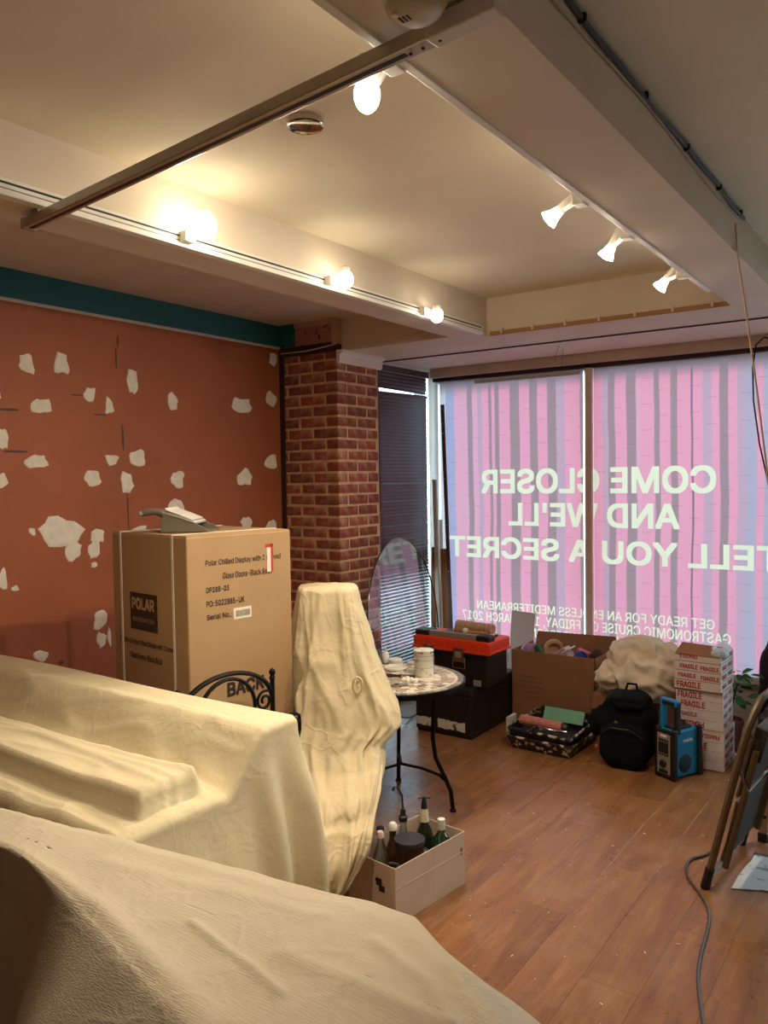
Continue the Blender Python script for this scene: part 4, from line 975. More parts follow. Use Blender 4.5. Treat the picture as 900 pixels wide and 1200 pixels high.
part('glass', MB().lathe([(.052, 0), (.056, .01), (.059, .08), (.058, .15), (.056, .165)], 28), M('brown_jar', (62, 32, 24), .18, var=.2, scale=10), jr, smooth=True)
part('lid', MB().lathe([(.062, .160), (.063, .165), (.062, .176), (.001, .178)], 28), M('lid_charcoal', (40, 40, 44), .5), jr, smooth=True)
tn = thing('tin', 'silver and black tin propped below the brown jar', 'tin', inbox(.285, .124, .05), 0)
part('drum', MB().lathe([(.034, 0), (.034, .10), (.031, .105), (.001, .105)], 24, R=rot_to((.1, -.05, 1))), M('tin_silver', (150, 150, 154), .25, .8), tn, smooth=True)
part('lid_ring', MB().tube([rot_to((.1, -.05, 1)) @ Vector((.034*math.cos(2*PI*k/24), .034*math.sin(2*PI*k/24), .105)) for k in range(24)], .004, 6, True), black_pl, tn)
co = thing('coiled_lead', 'black coiled lead stuffed in the corner of the carton', 'cable', inbox(.055, .06, .12))
part('coil', MB().tube([(.036*math.cos(t*.5), .034*math.sin(t*.5), .0+.0016*t) for t in range(44)], .006, 7), black_pl, co, smooth=True)
part('plug', MB().bb((.02, -.012, .065), (.05, .012, .085)), black_pl, co, .004)

# ------------------------------------------------------------------ GLASS DISC, PLANKS in the corner
gdir = Vector((-.19, .98, 0)).normalized(); gn = Vector((gdir.y, -gdir.x, 0)); tilt = .10
gup = (Vector((0, 0, 1))*math.cos(tilt)-gn*math.sin(tilt)).normalized(); gnn = gdir.cross(gup)
gc = Vector((-3.165, 4.78, .632)); RG = .635
gd = thing('glass_table_top', 'large round sheet of reflective glass leaning against the brick pillar', 'glass disc', (gc.x, gc.y, .0))
def gp(r, t, w_): q = gdir*(r*math.cos(t))+gup*(r*math.sin(t))+gnn*w_; return Vector((q.x, q.y, q.z+gc.z))
mb = MB(); n = 72
mb.add([gp(RG, 2*PI*k/n, .0) for k in range(n)], [tuple(range(n))]); part('pane', mb, discglass, gd)
part('edge', MB().tube([gp(RG, 2*PI*k/n, 0) for k in range(n)], .005, 6, True), M('glass_edge', (34, 44, 44), .2), gd, smooth=True)
def plank(name, lab, p0, p1, w_, t_, mat, cat='plank', holes=False):
    p0, p1 = Vector(p0), Vector(p1); d = p1-p0; L_ = d.length; R = rot_to(d)
    o = MB().box((0, 0, L_/2), (w_, t_, L_)).build(name, mat, bevel=.003); o.location = p0; o.rotation_euler = R.to_euler(); tag(o, lab, cat, 'planks in the window corner')
    if holes:
        mb = MB()
        for k in range(6): mb.lathe([(.004, 0), (.004, .002)], 8, (0, -t_/2, L_*(.985-.05*k if k < 2 else .9-.16*(k-2))), Matrix.Rotation(PI/2, 3, 'X'))
        mb.build('fixing_holes', offwhite, o)
    return o
def foot(px, py, y): p = at(px, py, 1, y); return p
plank('timber_batten', 'red brown timber batten beside the venetian blind', (-3.345, 5.44, .005), (-3.355, 5.50, 1.14), .055, .022, wood_r)
plank('timber_batten', 'pale grey batten, tallest of the wooden ones by the blind', (-3.27, 5.42, .005), (-3.335, 5.47, 1.68), .034, .020, wood_g)
plank('timber_batten', 'orange brown timber batten between the grey batten and dark angle strip', (-3.215, 5.45, .005), (-3.268, 5.49, 1.13), .050, .022, wood_t)
plank('timber_batten', 'short white strip standing behind the grey batten', (-3.290, 5.497, .005), (-3.308, 5.515, 1.36), .030, .012, offwhite)
plank('angle_strip', 'tall dark metal strip with screw holes leaning against the striped film', (-3.165, 5.44, .005), (-3.275, 5.505, 2.27), .030, .014, M('brown_strip', (92, 70, 62), .5, .3, var=.1), 'strip', True)

# ------------------------------------------------------------------ TOOLBOX on black case
cs = thing('storage_case', 'large black plastic case with torn white labels under the toolbox', 'case', (-2.70, 4.82, 0))
part('case_body', MB().bb((-.215, -.32, .012), (.215, .32, .28)), black_pl, cs, .012); part('lid', MB().bb((-.222, -.327, .278), (.222, .327, .335)), black_pl, cs, .014)
part('base_rim', MB().bb((-.205, -.31, 0), (.205, .31, .014)), black_pl, cs)
for x0, x1 in ((-.205, -.08), (.0+-.04, .165)):
    n = 9; q = [(x0+(x1-x0)*k/n, .042+.008*random.random()) for k in range(n+1)]+[(x1-(x1-x0)*k/n, .108-.012*random.random()) for k in range(n+1)]
    part('torn_label', MB().prism(q, .0015, lambda u, v, w_: (u, -.321-w_, v)), M('torn_label', (206, 200, 186), .8, scale=18, rgb2=(60, 52, 46), lo=.60, hi=.64), cs)
tbx = thing('toolbox', 'black toolbox with bright orange red lid and steel latches', 'toolbox', (-2.67, 4.70, .336), -.02)
part('tub', MB().bb((-.275, -.135, .0), (.275, .135, .225)), black_pl, tbx, .012)
part('tub_foot', MB().bb((.17, -.139, .005), (.225, -.13, .045)), grey_pl, tbx, .003)
lid = part('lid', MB().bb((-.290, -.150, .222), (.290, .150, .300)), red_pl, tbx, .012)
mb = MB()
for k in range(7): mb.bb((-.27+k*.085, -.154, .228), (-.205+k*.085, -.149, .280))
o = mb.build('lid_ribs', red_pl, lid, bevel=.002)
part('lid_ledge', MB().bb((-.296, -.156, .216), (.296, .156, .232)), red_pl, tbx, .004)
part('handle_bar', MB().bb((-.175, -.130, .298), (.20, -.085, .335)), grey_pl, tbx, .006); part('handle_end', MB().bb((-.285, -.135, .280), (-.173, -.02, .334)), black_pl, tbx, .010); part('handle_end', MB().bb((.185, -.135, .285), (.285, -.05, .336)), black_pl, tbx, .010)
part('tray_well', MB().bb((-.16, -.085, .299), (.23, .10, .309)), black_pl, tbx, .004)
for x_ in (-.155, .075):
    la = part('latch', MB().bb((x_-.040, -.168, .155), (x_+.040, -.148, .250)), chrome, tbx, .004)
    MB().bb((x_-.022, -.173, .185), (x_+.022, -.166, .225)).build('catch', silver, la, bevel=.003)
    MB().tube([(x_-.044, -.162, .185), (x_-.046, -.162, .115), (x_+.046, -.162, .115), (x_+.044, -.162, .185)], .003, 6).build('wire_loop', chrome, la)
rs = thing('roller_sleeve', 'fluffy beige paint roller in a tray on the toolbox lid', 'paint roller', (-2.585, 4.735, .650), -.13)
part('tray', MB().bb((-.15, -.048, 0), (.15, .048, .010)), offwhite, rs, .004); mb = MB()
pts = [(x_*.30-.15+.008, 0, .04) for x_ in [k/24 for k in range(24)]]
mb.tube(pts, [.034+.003*math.sin(k*2.3)+.0015*random.random() for k in range(24)], 18); part('sleeve', mb, M('roller_wool', (190, 154, 124), 1, var=.25, scale=60, bump=1, bscale=160, dist=.006), rs, smooth=True)
hb = thing('hand_brush', 'wooden handled brush with a white collar on the toolbox', 'brush', (-2.58, 4.655, .656), .05)
part('handle', MB().tube([(.13, 0, .012), (.08, 0, .013), (.02, 0, .013), (-.02, 0, .013)], [.010, .014, .010, .012], 10), M('pale_wood', (186, 130, 70), .5, var=.1), hb, smooth=True)
part('collar', MB().lathe([(.018, -.012), (.022, 0), (.018, .014)], 12, (-.03, 0, .020), rot_to((1, 0, .1))), white_pl, hb, smooth=True); part('bristles', MB().lathe([(.016, 0), (.024, .05), (.02, .07)], 12, (-.04, 0, .020), rot_to((-1, 0, 0))), M('bristle_tan', (160, 116, 76), 1, var=.2, scale=40), hb, smooth=True)
wc = MB().prism([(-2.54, .30), (-2.36, .36), (-2.425, .75), (-2.545, .66)], .006, lambda u, v, w_: (u, 5.17+w_-(v-.3)*-.06, v))
plank('white_board', 'white sheet of card standing beside the toolbox', (-2.60, 5.42, .005), (-2.57, 5.46, .69), .19, .005, M('white_card', (214, 200, 196), .7), 'card')

# ------------------------------------------------------------------ PAINT TRAY
tp = thing('paint_tray', 'paint splashed black roller tray set on the floor by the open carton', 'paint tray', (-2.02, 4.70, 0), -.03)
splash = M('splashed_black', (34, 30, 28), .5, scale=26, rgb2=(206, 196, 176), lo=.53, hi=.57, bump=.3, bscale=40); splash2 = M('splashed_dark', (30, 28, 26), .5, scale=14, rgb2=(190, 182, 164), lo=.62, hi=.66)
def frustum(x0, y0, x1, y1, z0, z1, ins):
    m_ = MB(); m_.add([(x0+ins, y0+ins, z0), (x1-ins, y0+ins, z0), (x1-ins, y1-ins, z0), (x0+ins, y1-ins, z0), (x0, y0, z1), (x1, y0, z1), (x1, y1, z1), (x0, y1, z1)], [(0,3,2,1),(0,1,5,4),(1,2,6,5),(2,3,7,6),(3,0,4,7)]); return m_
part('base_tray', frustum(-.21, -.20, .21, .20, .0, .075, .022).bb((-.20, -.19, .06), (.20, .19, .066)), splash, tp, .004)
part('rim', MB().tube([(-.215, -.205, .078), (.215, -.205, .078), (.215, .205, .078), (-.215, .205, .078)], .008, 6, True), splash, tp)
up = part('upper_tray', frustum(-.205, -.195, .205, .195, .075, .125, .010).bb((-.19, -.18, .085), (.19, .18, .092)), splash2, tp, .003)
part('upper_rim', MB().tube([(-.205, -.195, .128), (.205, -.195, .118), (.205, .195, .145), (-.205, .195, .15)], .009, 6, True), splash, tp)
part('end_flap', MB().bb((-.228, -.19, .09), (-.205, -.08, .19)), M('flap_white', (186, 180, 168), .5, scale=30, rgb2=(70, 66, 60), lo=.6, hi=.65), tp, .006)
part('back_lip', MB().bb((-.16, .17, .12), (.205, .20, .185)), splash2, tp, .005)
rl_ = thing('paint_roller', 'pink pile paint roller lying across the splashed tray', 'paint roller', (-2.04, 4.60, .16), -.10)
part('sleeve', MB().tube([(-.15+.0125*k, 0, .0) for k in range(24)], [.032+.002*math.sin(k*3.1) for k in range(24)], 16), M('pink_pile', (186, 118, 104), 1, var=.2, scale=50, bump=.9, bscale=150, dist=.005), rl_, smooth=True)
part('end_cap', MB().lathe([(.024, 0), (.028, .008), (.02, .03), (.001, .032)], 14, (.14, 0, 0), rot_to((1, 0, 0))), black_pl, rl_, smooth=True)
part('cage_wire', MB().tube([(.165, 0, 0), (.178, -.03, -.01), (.10, -.07, -.005), (.0, -.075, .004)], .004, 7), chrome, rl_, smooth=True); part('handle', MB().tube([(.0, -.075, .004), (-.0, -.08, .0), (-.02, -.16, -.02)], .011, 9), black_pl, rl_, smooth=True)
gp_ = tag(MB().box((0, 0, 0), (.27, .012, .085)).build('foam_pad', M('green_foam', (120, 172, 140), .9, var=.12, scale=20), bevel=.003), 'pale green foam pad standing in the splashed tray', 'pad'); gp_.location = (-1.98, 4.79, .17); gp_.rotation_euler = (-.5, 0, -.03)

# ------------------------------------------------------------------ OPEN BROWN CARTON and what it holds
oc = thing('open_carton', 'large open brown carton full of decorating odds and ends', 'box', (-2.17, 5.23, 0))
hx_, hy_, hh = .30, .18, .495
part('wall_front', MB().bb((-hx_, -hy_, 0), (hx_, -hy_+.006, hh)), card_d, oc, .001); part('wall_rear', MB().bb((-hx_, hy_-.006, 0), (hx_, hy_, hh-.02)), card_d, oc, .001)
part('wall_end', MB().bb((-hx_, -hy_, 0), (-hx_+.006, hy_, hh)), card_d, oc, .001); part('wall_end', MB().bb((hx_-.006, -hy_, 0), (hx_, hy_, hh)), card_d, oc, .001); part('base', MB().bb((-hx_, -hy_, .001), (hx_, hy_, .008)), card_d, oc)
part('flap', MB().prism([(-.28, 0), (.33, 0), (.31, .115), (-.27, .100)], .005, lambda u, v, w_: (u, hy_-.006+w_+v*.18, hh-.03+v)), card_d, oc, .001)
part('padding', MB().bb((-hx_+.01, -hy_+.01, .02), (hx_-.01, hy_-.01, .40)), card_in, oc)
mb = MB()
for k in range(5): mb.bb((-.235, -hy_-.0006, .318-.036*k), (-.235+.17-.012*k*(k % 2), -hy_, .324-.036*k))
part('faded_print', mb, M('faded_ink', (128, 86, 58), .9), oc)
cz = .402
pu = thing('purple_packet', 'lilac plastic packet in the open carton', 'packet', (-2.393, 5.16, cz)); part('bag', MB().sphere((0, 0, .06), (.06, .05, .065), 14, 8).sphere((.04, .01, .08), (.03, .03, .05), 10, 6), M('lilac', (150, 110, 150), .4, var=.2, scale=30), pu, smooth=True)
gr = thing('green_brush', 'green plastic handle sticking out of the open carton', 'brush', (-2.30, 5.14, cz)); part('handle', MB().tube([(.03, 0, .0), (.012, 0, .07), (-.02, 0, .125)], [.016, .022, .018], 10), M('green_plastic', (36, 112, 66), .4), gr, smooth=True)
mt = thing('masking_roll', 'beige roll of tape standing in the open carton', 'tape', (-2.235, 5.24, cz)); part('roll', MB().lathe([(.045, -.02), (.068, -.02), (.068, .02), (.045, .02), (.045, -.02)], 24, (0, 0, .085), rot_to((.5, -1, .1))), M('roll_beige', (196, 158, 122), .7), mt, smooth=True)
pt_ = thing('plastic_tub', 'cloudy plastic scraper tub tilted in the open carton', 'tub', (-2.12, 5.14, cz)); part('shell', MB().box((0, 0, .065), (.11, .10, .10), Matrix.Rotation(-.6, 3, 'Y')), M('cloudy_plastic', (186, 160, 170), .3, var=.08), pt_, .008); part('rim', MB().box((.03, 0, .115), (.07, .11, .01), Matrix.Rotation(-.6, 3, 'Y')), white_pl, pt_, .003)
pk = thing('pink_sponge', 'pink sponge poking out of the open carton', 'sponge', (-2.025, 5.245, cz)); part('foam', MB().box((0, 0, .07), (.09, .05, .06), Matrix.Rotation(.3, 3, 'Y')), M('pink_sponge', (206, 104, 128), .9, bump=.5, bscale=150), pk, .010)
bu = thing('blue_lid', 'blue round plastic lid upright in the open carton', 'lid', (-1.998, 5.12, cz)); part('disc', MB().lathe([(.001, -.01), (.055, -.01), (.058, 0), (.055, .01), (.001, .012)], 24, (0, 0, .065), rot_to((1, -.45, .15))), M('blue_plastic', (36, 66, 150), .4), bu, smooth=True)
dk = thing('brown_cloth', 'dark brown cloth bunched in the open carton', 'cloth', (-1.918, 5.21, cz)); part('folds', MB().sphere((0, 0, .06), (.037, .08, .07), 16, 10).sphere((-.003, -.05, .03), (.036, .05, .05), 12, 8), M('dark_brown_cloth', (66, 40, 34), .95, bump=.4), dk, smooth=True)

# ------------------------------------------------------------------ SHEET BUNDLE on a carton
sc_ = thing('low_carton', 'brown carton under the crumpled dust sheet bundle', 'box', (-1.61, 5.06, 0))
part('carton_body', MB().bb((-.235, -.14, 0), (.20, .20, .30)), card_d, sc_, .004); part('flap', MB().bb((-.235, -.14, .30), (.20, .0, .305)), card_d, sc_, .001); part('flap', MB().bb((-.235, .003, .30), (.20, .20, .305)), card_d, sc_, .001)
def lump(c_, r_, seed, n=72, m_=44, am=.14):
    V = []; F = []
    for i in range(m_+1):
        t = PI*i/m_
        for j in range(n):
            p = 2*PI*j/n; d = Vector((math.sin(t)*math.cos(p), math.sin(t)*math.sin(p), math.cos(t)))
            q = d*1.0+Vector((seed, seed*.7, 0))
            rd = (1-abs(noise.noise(q*1.3+Vector((noise.noise(q), noise.noise(q+Vector((5,5,5))), 0))*.9)))**2
            k = 1+am*(2.0*rd-1.2)+.35*am*noise.noise(q*4)
            V.append((c_[0]+r_[0]*d.x*k, c_[1]+r_[1]*d.y*k, max(c_[2]+r_[2]*d.z*k, .307)))
    for i in range(m_):
        for j in range(n): F.append((i*n+j, (i+1)*n+j, (i+1)*n+(j+1) % n, i*n+(j+1) % n))
    return V, F
mb = MB()
for c_, r_, sd in (((-1.56, 5.02, .555), (.20, .15, .125), 1.0), ((-1.51, 4.96, .44), (.185, .16, .16), 3.3), ((-1.73, 5.0, .42), (.11, .14, .10), 5.1), ((-1.40, 5.06, .52), (.085, .12, .125), 8.2)):
    V, F = lump(c_, r_, sd, am=.17); mb.add(V, F)
me = bpy.data.meshes.new('dust_sheet'); me.from_pydata(mb.V, [], mb.F); me.update(); me.materials.append(fab4)
rm = bpy.data.objects.new('tmp', me); COL.objects.link(rm); md = rm.modifiers.new('r', 'REMESH'); md.mode = 'VOXEL'; md.voxel_size = .008; md2 = rm.modifiers.new('s', 'SMOOTH'); md2.iterations = 6
dg = bpy.context.evaluated_depsgraph_get(); dg.update(); me2 = bpy.data.meshes.new_from_object(rm.evaluated_get(dg)); bpy.data.objects.remove(rm)
me2.polygons.foreach_set('use_smooth', [True]*len(me2.polygons))
if not me2.materials: me2.materials.append(fab4)
tag(link('dust_sheet', me2), 'crumpled bundle of pale dust sheets heaped on a low carton', 'dust sheet', 'cream dust sheets')

# ------------------------------------------------------------------ FRAGILE BOXES
FXA, FXB, FYA, FYB = -1.272, -1.017, 4.77, 5.05
frl = [text_mesh('FRAGILE', .135, .036, offset=.026, mat=redink), text_mesh('FRAGILE', .100, .026, offset=.026, mat=redink)]
labs = ['lowest white box wrapped in red FRAGILE tape', 'middle box of the stack wrapped in red FRAGILE tape', 'topmost brown box with open flaps and red FRAGILE tape']
zb = [0, .226, .452, .655]
rnd = random.Random(3)
for k in range(3):
    z0, z1 = zb[k]+.001, zb[k+1]-.001; jx = (0, -.008, -.014)[k]; H2 = z1-z0; w2_ = FXB-FXA; d2 = FYB-FYA
    fb = thing('fragile_box', labs[k]+', beside the blue radio', 'box', (FXA+jx, FYA+(.0, .006, -.004)[k], z0), (0, .02, -.03)[k], 'boxes wrapped in fragile tape')
    part('carton_body', MB().bb((0, 0, 0), (w2_, d2, H2)), card_pale if k < 2 else card_d, fb, .003)
    for q in range(4):
        zz_ = .004+q*.054; zt = min(zz_+.050, H2-.002)
        part('tape_band', MB().bb((-.0012, -.0012, zz_), (w2_+.0012, d2+.0012, zt)), tapem, fb)
        x_ = -.0+rnd.uniform(.004, .03)
        while x_ < w2_-.10:
            big = rnd.random() < .6; tm = frl[0 if big else 1]; wid = .135 if big else .100
            if x_+wid > w2_: break
            if rnd.random() < .35: place_text(tm, 'lettering', fb, (x_+wid, -.0012, zz_+.042), (-1, 0, 0), (0, 0, -1))
            else: place_text(tm, 'lettering', fb, (x_, -.0012, zz_+rnd.uniform(.005, .012)), (1, 0, 0), (0, 0, 1))
            x_ += wid+rnd.uniform(.012, .03)
        for y_ in (.02, .15): place_text(frl[1], 'lettering', fb, (w2_+.0012, y_, zz_+.012), (0, 1, 0), (0, 0, 1))
    if k == 2:
        part('flap', MB().add([(0, 0, H2), (w2_, 0, H2), (w2_-.02, .11, H2+.040), (.01, .11, H2+.048), (0, 0, H2+.003), (w2_, 0, H2+.003), (w2_-.02, .11, H2+.043), (.01, .11, H2+.051)], [(0,1,2,3),(4,7,6,5),(0,4,5,1),(1,5,6,2),(2,6,7,3),(3,7,4,0)]), card_d, fb)
        part('flap', MB().add([(w2_, 0, H2), (w2_, d2, H2), (w2_-.05, d2, H2+.05), (w2_-.06, .04, H2+.045), (w2_, 0, H2+.003), (w2_, d2, H2+.003), (w2_-.05, d2, H2+.053), (w2_-.06, .04, H2+.048)], [(0,1,2,3),(4,7,6,5),(0,4,5,1),(1,5,6,2),(2,6,7,3),(3,7,4,0)]), tapem, fb)
        part('plastic_wrap', MB().sphere((w2_-.02, .06, H2+.012), (.05, .06, .035), 18, 10), M('cloudy_wrap', (190, 200, 214), .25, var=.2, scale=40, bump=1, bscale=60, dist=.01), fb, smooth=True)

# ------------------------------------------------------------------ RADIO
ra = math.atan2(4.477-4.536, -1.211+1.331)
rd = thing('site_radio', 'blue and black job site radio with upright handle', 'radio', (-1.331, 4.536, .0), ra)
RW, RD_, RH = .134, .222, .285
part('case_body', MB().bb((.012, .012, .012), (RW-.012, RD_-.012, RH-.012)), blue_pl, rd, .010)
for x_ in (0.010, RW-.010):
    for y_ in (.012, RD_-.012): part('corner_guard', MB().bb((x_-.014, y_-.016, .004), (x_+.014, y_+.016, RH)), black_pl, rd, .008)
part('front_bezel', MB().bb((.004, -.004, .008), (RW-.004, .016, RH-.006)), black_pl, rd, .010)
fp = part('front_panel', MB().bb((.022, -.010, .030), (RW-.022, -.003, RH-.030)), silver, rd, .005)
part('display', MB().bb((.032, -.0125, .135), (RW-.032, -.009, .225)), black_pl, rd, .002)
part('maker_plate', MB().bb((.045, -.0115, .238), (RW-.045, -.0095, .248)), white_pl, rd)
mb = MB()
for k in range(4): mb.box((.042+k*.0165, -.0135, .212), (.008, .003, .008)); mb.box((.042+k*.0165, -.0135, .146), (.008, .003, .006))
part('buttons', mb, grey_pl, rd)
part('dial', MB().lathe([(.001, .012), (.018, .012), (.021, .006), (.022, 0)], 20, (RW/2, -.010, .088), Matrix.Rotation(PI/2, 3, 'X')), black_pl, rd, smooth=True)
part('vent', MB().bb((.036, -.0125, .036), (RW-.036, -.009, .054)), black_pl, rd, .006)
place_text(text_mesh('makita', .075, .018, offset=.02, mat=white_pl), 'lettering', rd, (RW-.0115, .085, .205), (0, 1, 0), (0, 0, 1))
part('speaker', MB().lathe([(.001, .004), (.045, .004), (.052, .001)], 24, (RW-.013, RD_*.45, .085), Matrix.Rotation(PI/2, 3, 'Y')), M('speaker_dark', (16, 46, 62), .6), rd, smooth=True)
mb = MB()
for k in range(4): mb.bb((RW-.014, .06, .15+k*.014), (RW-.009, RD_-.04, .155+k*.014))
part('side_ribs', mb, blue_pl, rd, .001)
part('top_cap', MB().bb((.03, .04, RH-.014), (RW-.03, RD_-.05, RH+.004)), black_pl, rd, .004)
for x_ in (.018, RW-.018): part('handle_upright', MB().bb((x_-.012, .030, RH-.03), (x_+.012, .062, RH+.150)), blue_pl if x_ < .05 else black_pl, rd, .005)
part('handle_grip', MB().bb((.006, .028, RH+.120), (RW-.006, .064, RH+.158)), blue_pl, rd, .008); part('handle_face', MB().bb((.024, .025, RH+.124), (RW-.024, .067, RH+.150)), black_pl, rd, .006)
for x_ in (.02, RW-.02):
    for y_ in (.02, RD_-.02): part('foot', MB().lathe([(.012, 0), (.012, .008)], 12, (x_, y_, 0)), black_pl, rd)

# ------------------------------------------------------------------ BACKPACK
def superell(mb, c_, r_, e=.55, n=36, m_=22, am=.05, seed=0):
    V = []; F = []
    f = lambda v, p: math.copysign(abs(v)**p, v)
    for i in range(m_+1):
        t = PI*i/m_-PI/2
        for j in range(n):
            p = 2*PI*j/n; d = Vector((f(math.cos(t), e)*f(math.cos(p), e), f(math.cos(t), e)*f(math.sin(p), e), f(math.sin(t), e)))
            k = 1+am*noise.noise(d*2.2+Vector((seed, 0, 0)))
            V.append((c_[0]+r_[0]*d.x*k, c_[1]+r_[1]*d.y*k, max(.003, c_[2]+r_[2]*d.z*k)))
    for i in range(m_):
        for j in range(n): F.append((i*n+j, i*n+(j+1) % n, (i+1)*n+(j+1) % n, (i+1)*n+j))
    return mb.add(V, F)
bk = thing('backpack', 'slumped black fabric backpack standing between tray and radio', 'bag', (-1.52, 4.66, 0), .05)
part('main_pouch', superell(MB(), (0, 0, .205), (.155, .115, .205), .6, am=.12), black_fab, bk, smooth=2.0)
part('front_pocket', superell(MB(), (.0, -.115, .135), (.135, .055, .13), .6, am=.1, seed=3), black_fab, bk, smooth=2.0)
part('top_lid', superell(MB(), (.015, -.02, .375), (.115, .11, .055), .8, am=.15, seed=6), black_fab, bk, smooth=2.0)
part('side_flap', superell(MB(), (-.135, -.06, .24), (.075, .07, .085), .8, am=.2, seed=9), black_fab, bk, smooth=2.0)
part('zip', MB().tube([(-.12, -.165, .20), (-.06, -.178, .245), (.05, -.178, .245), (.12, -.165, .20)], .004, 6), black_pl, bk)
part('carry_loop', MB().tube([(-.03, .04, .415), (-.02, .05, .455), (.03, .05, .455), (.04, .04, .415)], .008, 7), black_fab, bk, smooth=True)
part('badge', MB().lathe([(.010, 0), (.010, .003), (.001, .004)], 12, (-.03, -.170, .28), Matrix.Rotation(PI/2+.5, 3, 'X')), grey_pl, bk)
part('toggle', MB().sphere((-.155, -.13, .10), (.014, .012, .020), 10, 6), M('orange_toggle', (150, 66, 40), .6), bk, smooth=True)

# ------------------------------------------------------------------ CORNER BY THE LADDER: plant, jacket, bags
pot = thing('potted_plant', 'small green leafy plant behind the fragile boxes', 'plant', (-1.09, 5.20, .0))
part('pot', MB().lathe([(.07, 0), (.09, .16), (.095, .16), (.095, .19), (.085, .19), (.08, .17), (.001, .17)], 20), M('terracotta', (140, 84, 62), .8), pot, smooth=True)
mb = MB(); rn = random.Random(11)
for k in range(5):
    a = k*1.26; part('stem', MB().tube([(0, 0, .16), (.03*math.cos(a), .03*math.sin(a), .28), (.06*math.cos(a), .06*math.sin(a), .42)], .005, 6), M('stem_green', (60, 90, 50), .7), pot)
lfm = MB(); lfm.add([(0, 0, 0), (.02, .018, .006), (.05, .022, .008), (.08, .0, -.004), (.05, -.022, .008), (.02, -.018, .006), (.04, 0, 0)], [(0, 1, 6), (1, 2, 6), (2, 3, 6), (3, 4, 6), (4, 5, 6), (5, 0, 6)]); lfmesh = lfm.mesh('leaf', M('leaf_green', (58, 124, 62), .5, rnd=.3))
for k in range(40):
    a = rn.uniform(0, 6.28); r_ = rn.uniform(.0, .07); o = link('leaf', lfmesh, pot, (r_*math.cos(a)+.06, r_*math.sin(a), rn.uniform(.28, .48))); o.rotation_euler = (rn.uniform(-.5, .5), rn.uniform(-.6, .6), a)
jk = thing('jacket', 'dark brown jacket heaped over a stack beside the window', 'jacket', (-.825, 5.36, 0))
part('body', superell(MB(), (0, 0, .34), (.115, .11, .34), .75, 40, 26, .16, 2), M('dark_jacket', (40, 28, 32), .95, var=.2, bump=.5, bscale=40, dist=.01), jk, smooth=2.0)
part('collar', superell(MB(), (.03, .0, .685), (.07, .07, .07), .8, 24, 14, .2, 5), MATS['dark_jacket'], jk, smooth=2.0); part('button', MB().lathe([(.012, 0), (.012, .004), (.001, .005)], 12, (-.02, -.118, .56), Matrix.Rotation(PI/2, 3, 'X')), silver, jk)
bb_ = thing('bin_bag', 'black plastic sack behind the fragile boxes', 'bag', (-.80, 5.03, 0)); part('sack', superell(MB(), (0, 0, .17), (.085, .10, .17), .8, 30, 20, .3, 4), M('black_sack', (18, 20, 26), .3, var=.2, bump=.8, bscale=25, dist=.015), bb_, smooth=2.0)
part('knot', superell(MB(), (0, 0, .345), (.03, .03, .025), .8, 16, 10, .3, 1), MATS['black_sack'], bb_, smooth=2.0)
ws = thing('white_sack', 'crumpled white plastic sack behind the folding steps', 'bag', (-.66, 4.45, 0)); part('sack', superell(MB(), (0, 0, .14), (.07, .08, .14), .8, 30, 20, .35, 14), M('white_sack', (206, 214, 224), .35, bump=.8, bscale=25, dist=.015), ws, smooth=2.0); part('neck', superell(MB(), (0, 0, .28), (.035, .035, .04), .8, 16, 10, .3, 2), MATS['white_sack'], ws, smooth=2.0)

# ------------------------------------------------------------------ FOLDING STEPS
f0 = Vector((-.794, 3.376, 0)); f1 = Vector((-.752, 3.90, 0)); lu = (f1-f0).normalized(); LWd = (f1-f0).length
topn = at(878, 846, 1, 3.38); topn.y = 3.385
ls = thing('folding_steps', 'folded brown metal step ladder with ribbed treads leaning over', 'step ladder', f0, math.atan2(lu.y, lu.x)-PI/2)
# local: y along the width, x to the right (lean), z up
rake = (topn.x-f0.x)/topn.z
def lp(x_, y_, z_): return (x_+z_*rake, y_, z_)
HN = .70
for y_ in (.012, LWd-.012):
    part('front_rail', MB().tube([lp(0, y_, .075), lp(0, y_, .35), lp(0, y_, .62)], .015, 8), ladder_m, ls, smooth=True)
    part('rear_rail', MB().tube([lp(.050, y_+(.02 if y_ < .1 else -.02), .10), lp(.05, y_+(.02 if y_ < .1 else -.02), .60)], .013, 8), ladder_m, ls, smooth=True)
    part('rubber_foot', MB().tube([lp(0, y_, .0), lp(0, y_, .09)], .019, 10), black_pl, ls)
    part('hinge_strap', MB().tube([lp(-.012, y_, .56), lp(.06, y_, .44)], .006, 6), steel, ls)
    for z_ in (.30, .47, .58): part('rivet', MB().lathe([(.007, 0), (.005, .004), (.001, .005)], 8, lp(-.014, y_, z_), Matrix.Rotation(-PI/2, 3, 'Y')), chrome, ls)
part('hand_hoop', MB().tube([lp(0, .012, .60), lp(0, .02, .68), lp(.005, .05, .755), lp(.005, .11, .80), lp(.005, LWd-.11, .80), lp(.005, LWd-.05, .755), lp(0, LWd-.02, .68), lp(0, LWd-.012, .60)], .015, 8), ladder_m, ls, smooth=True)
part('bottom_bar', MB().box(lp(.004, LWd/2, .045), (.016, LWd-.03, .03)), steel, ls, .004)
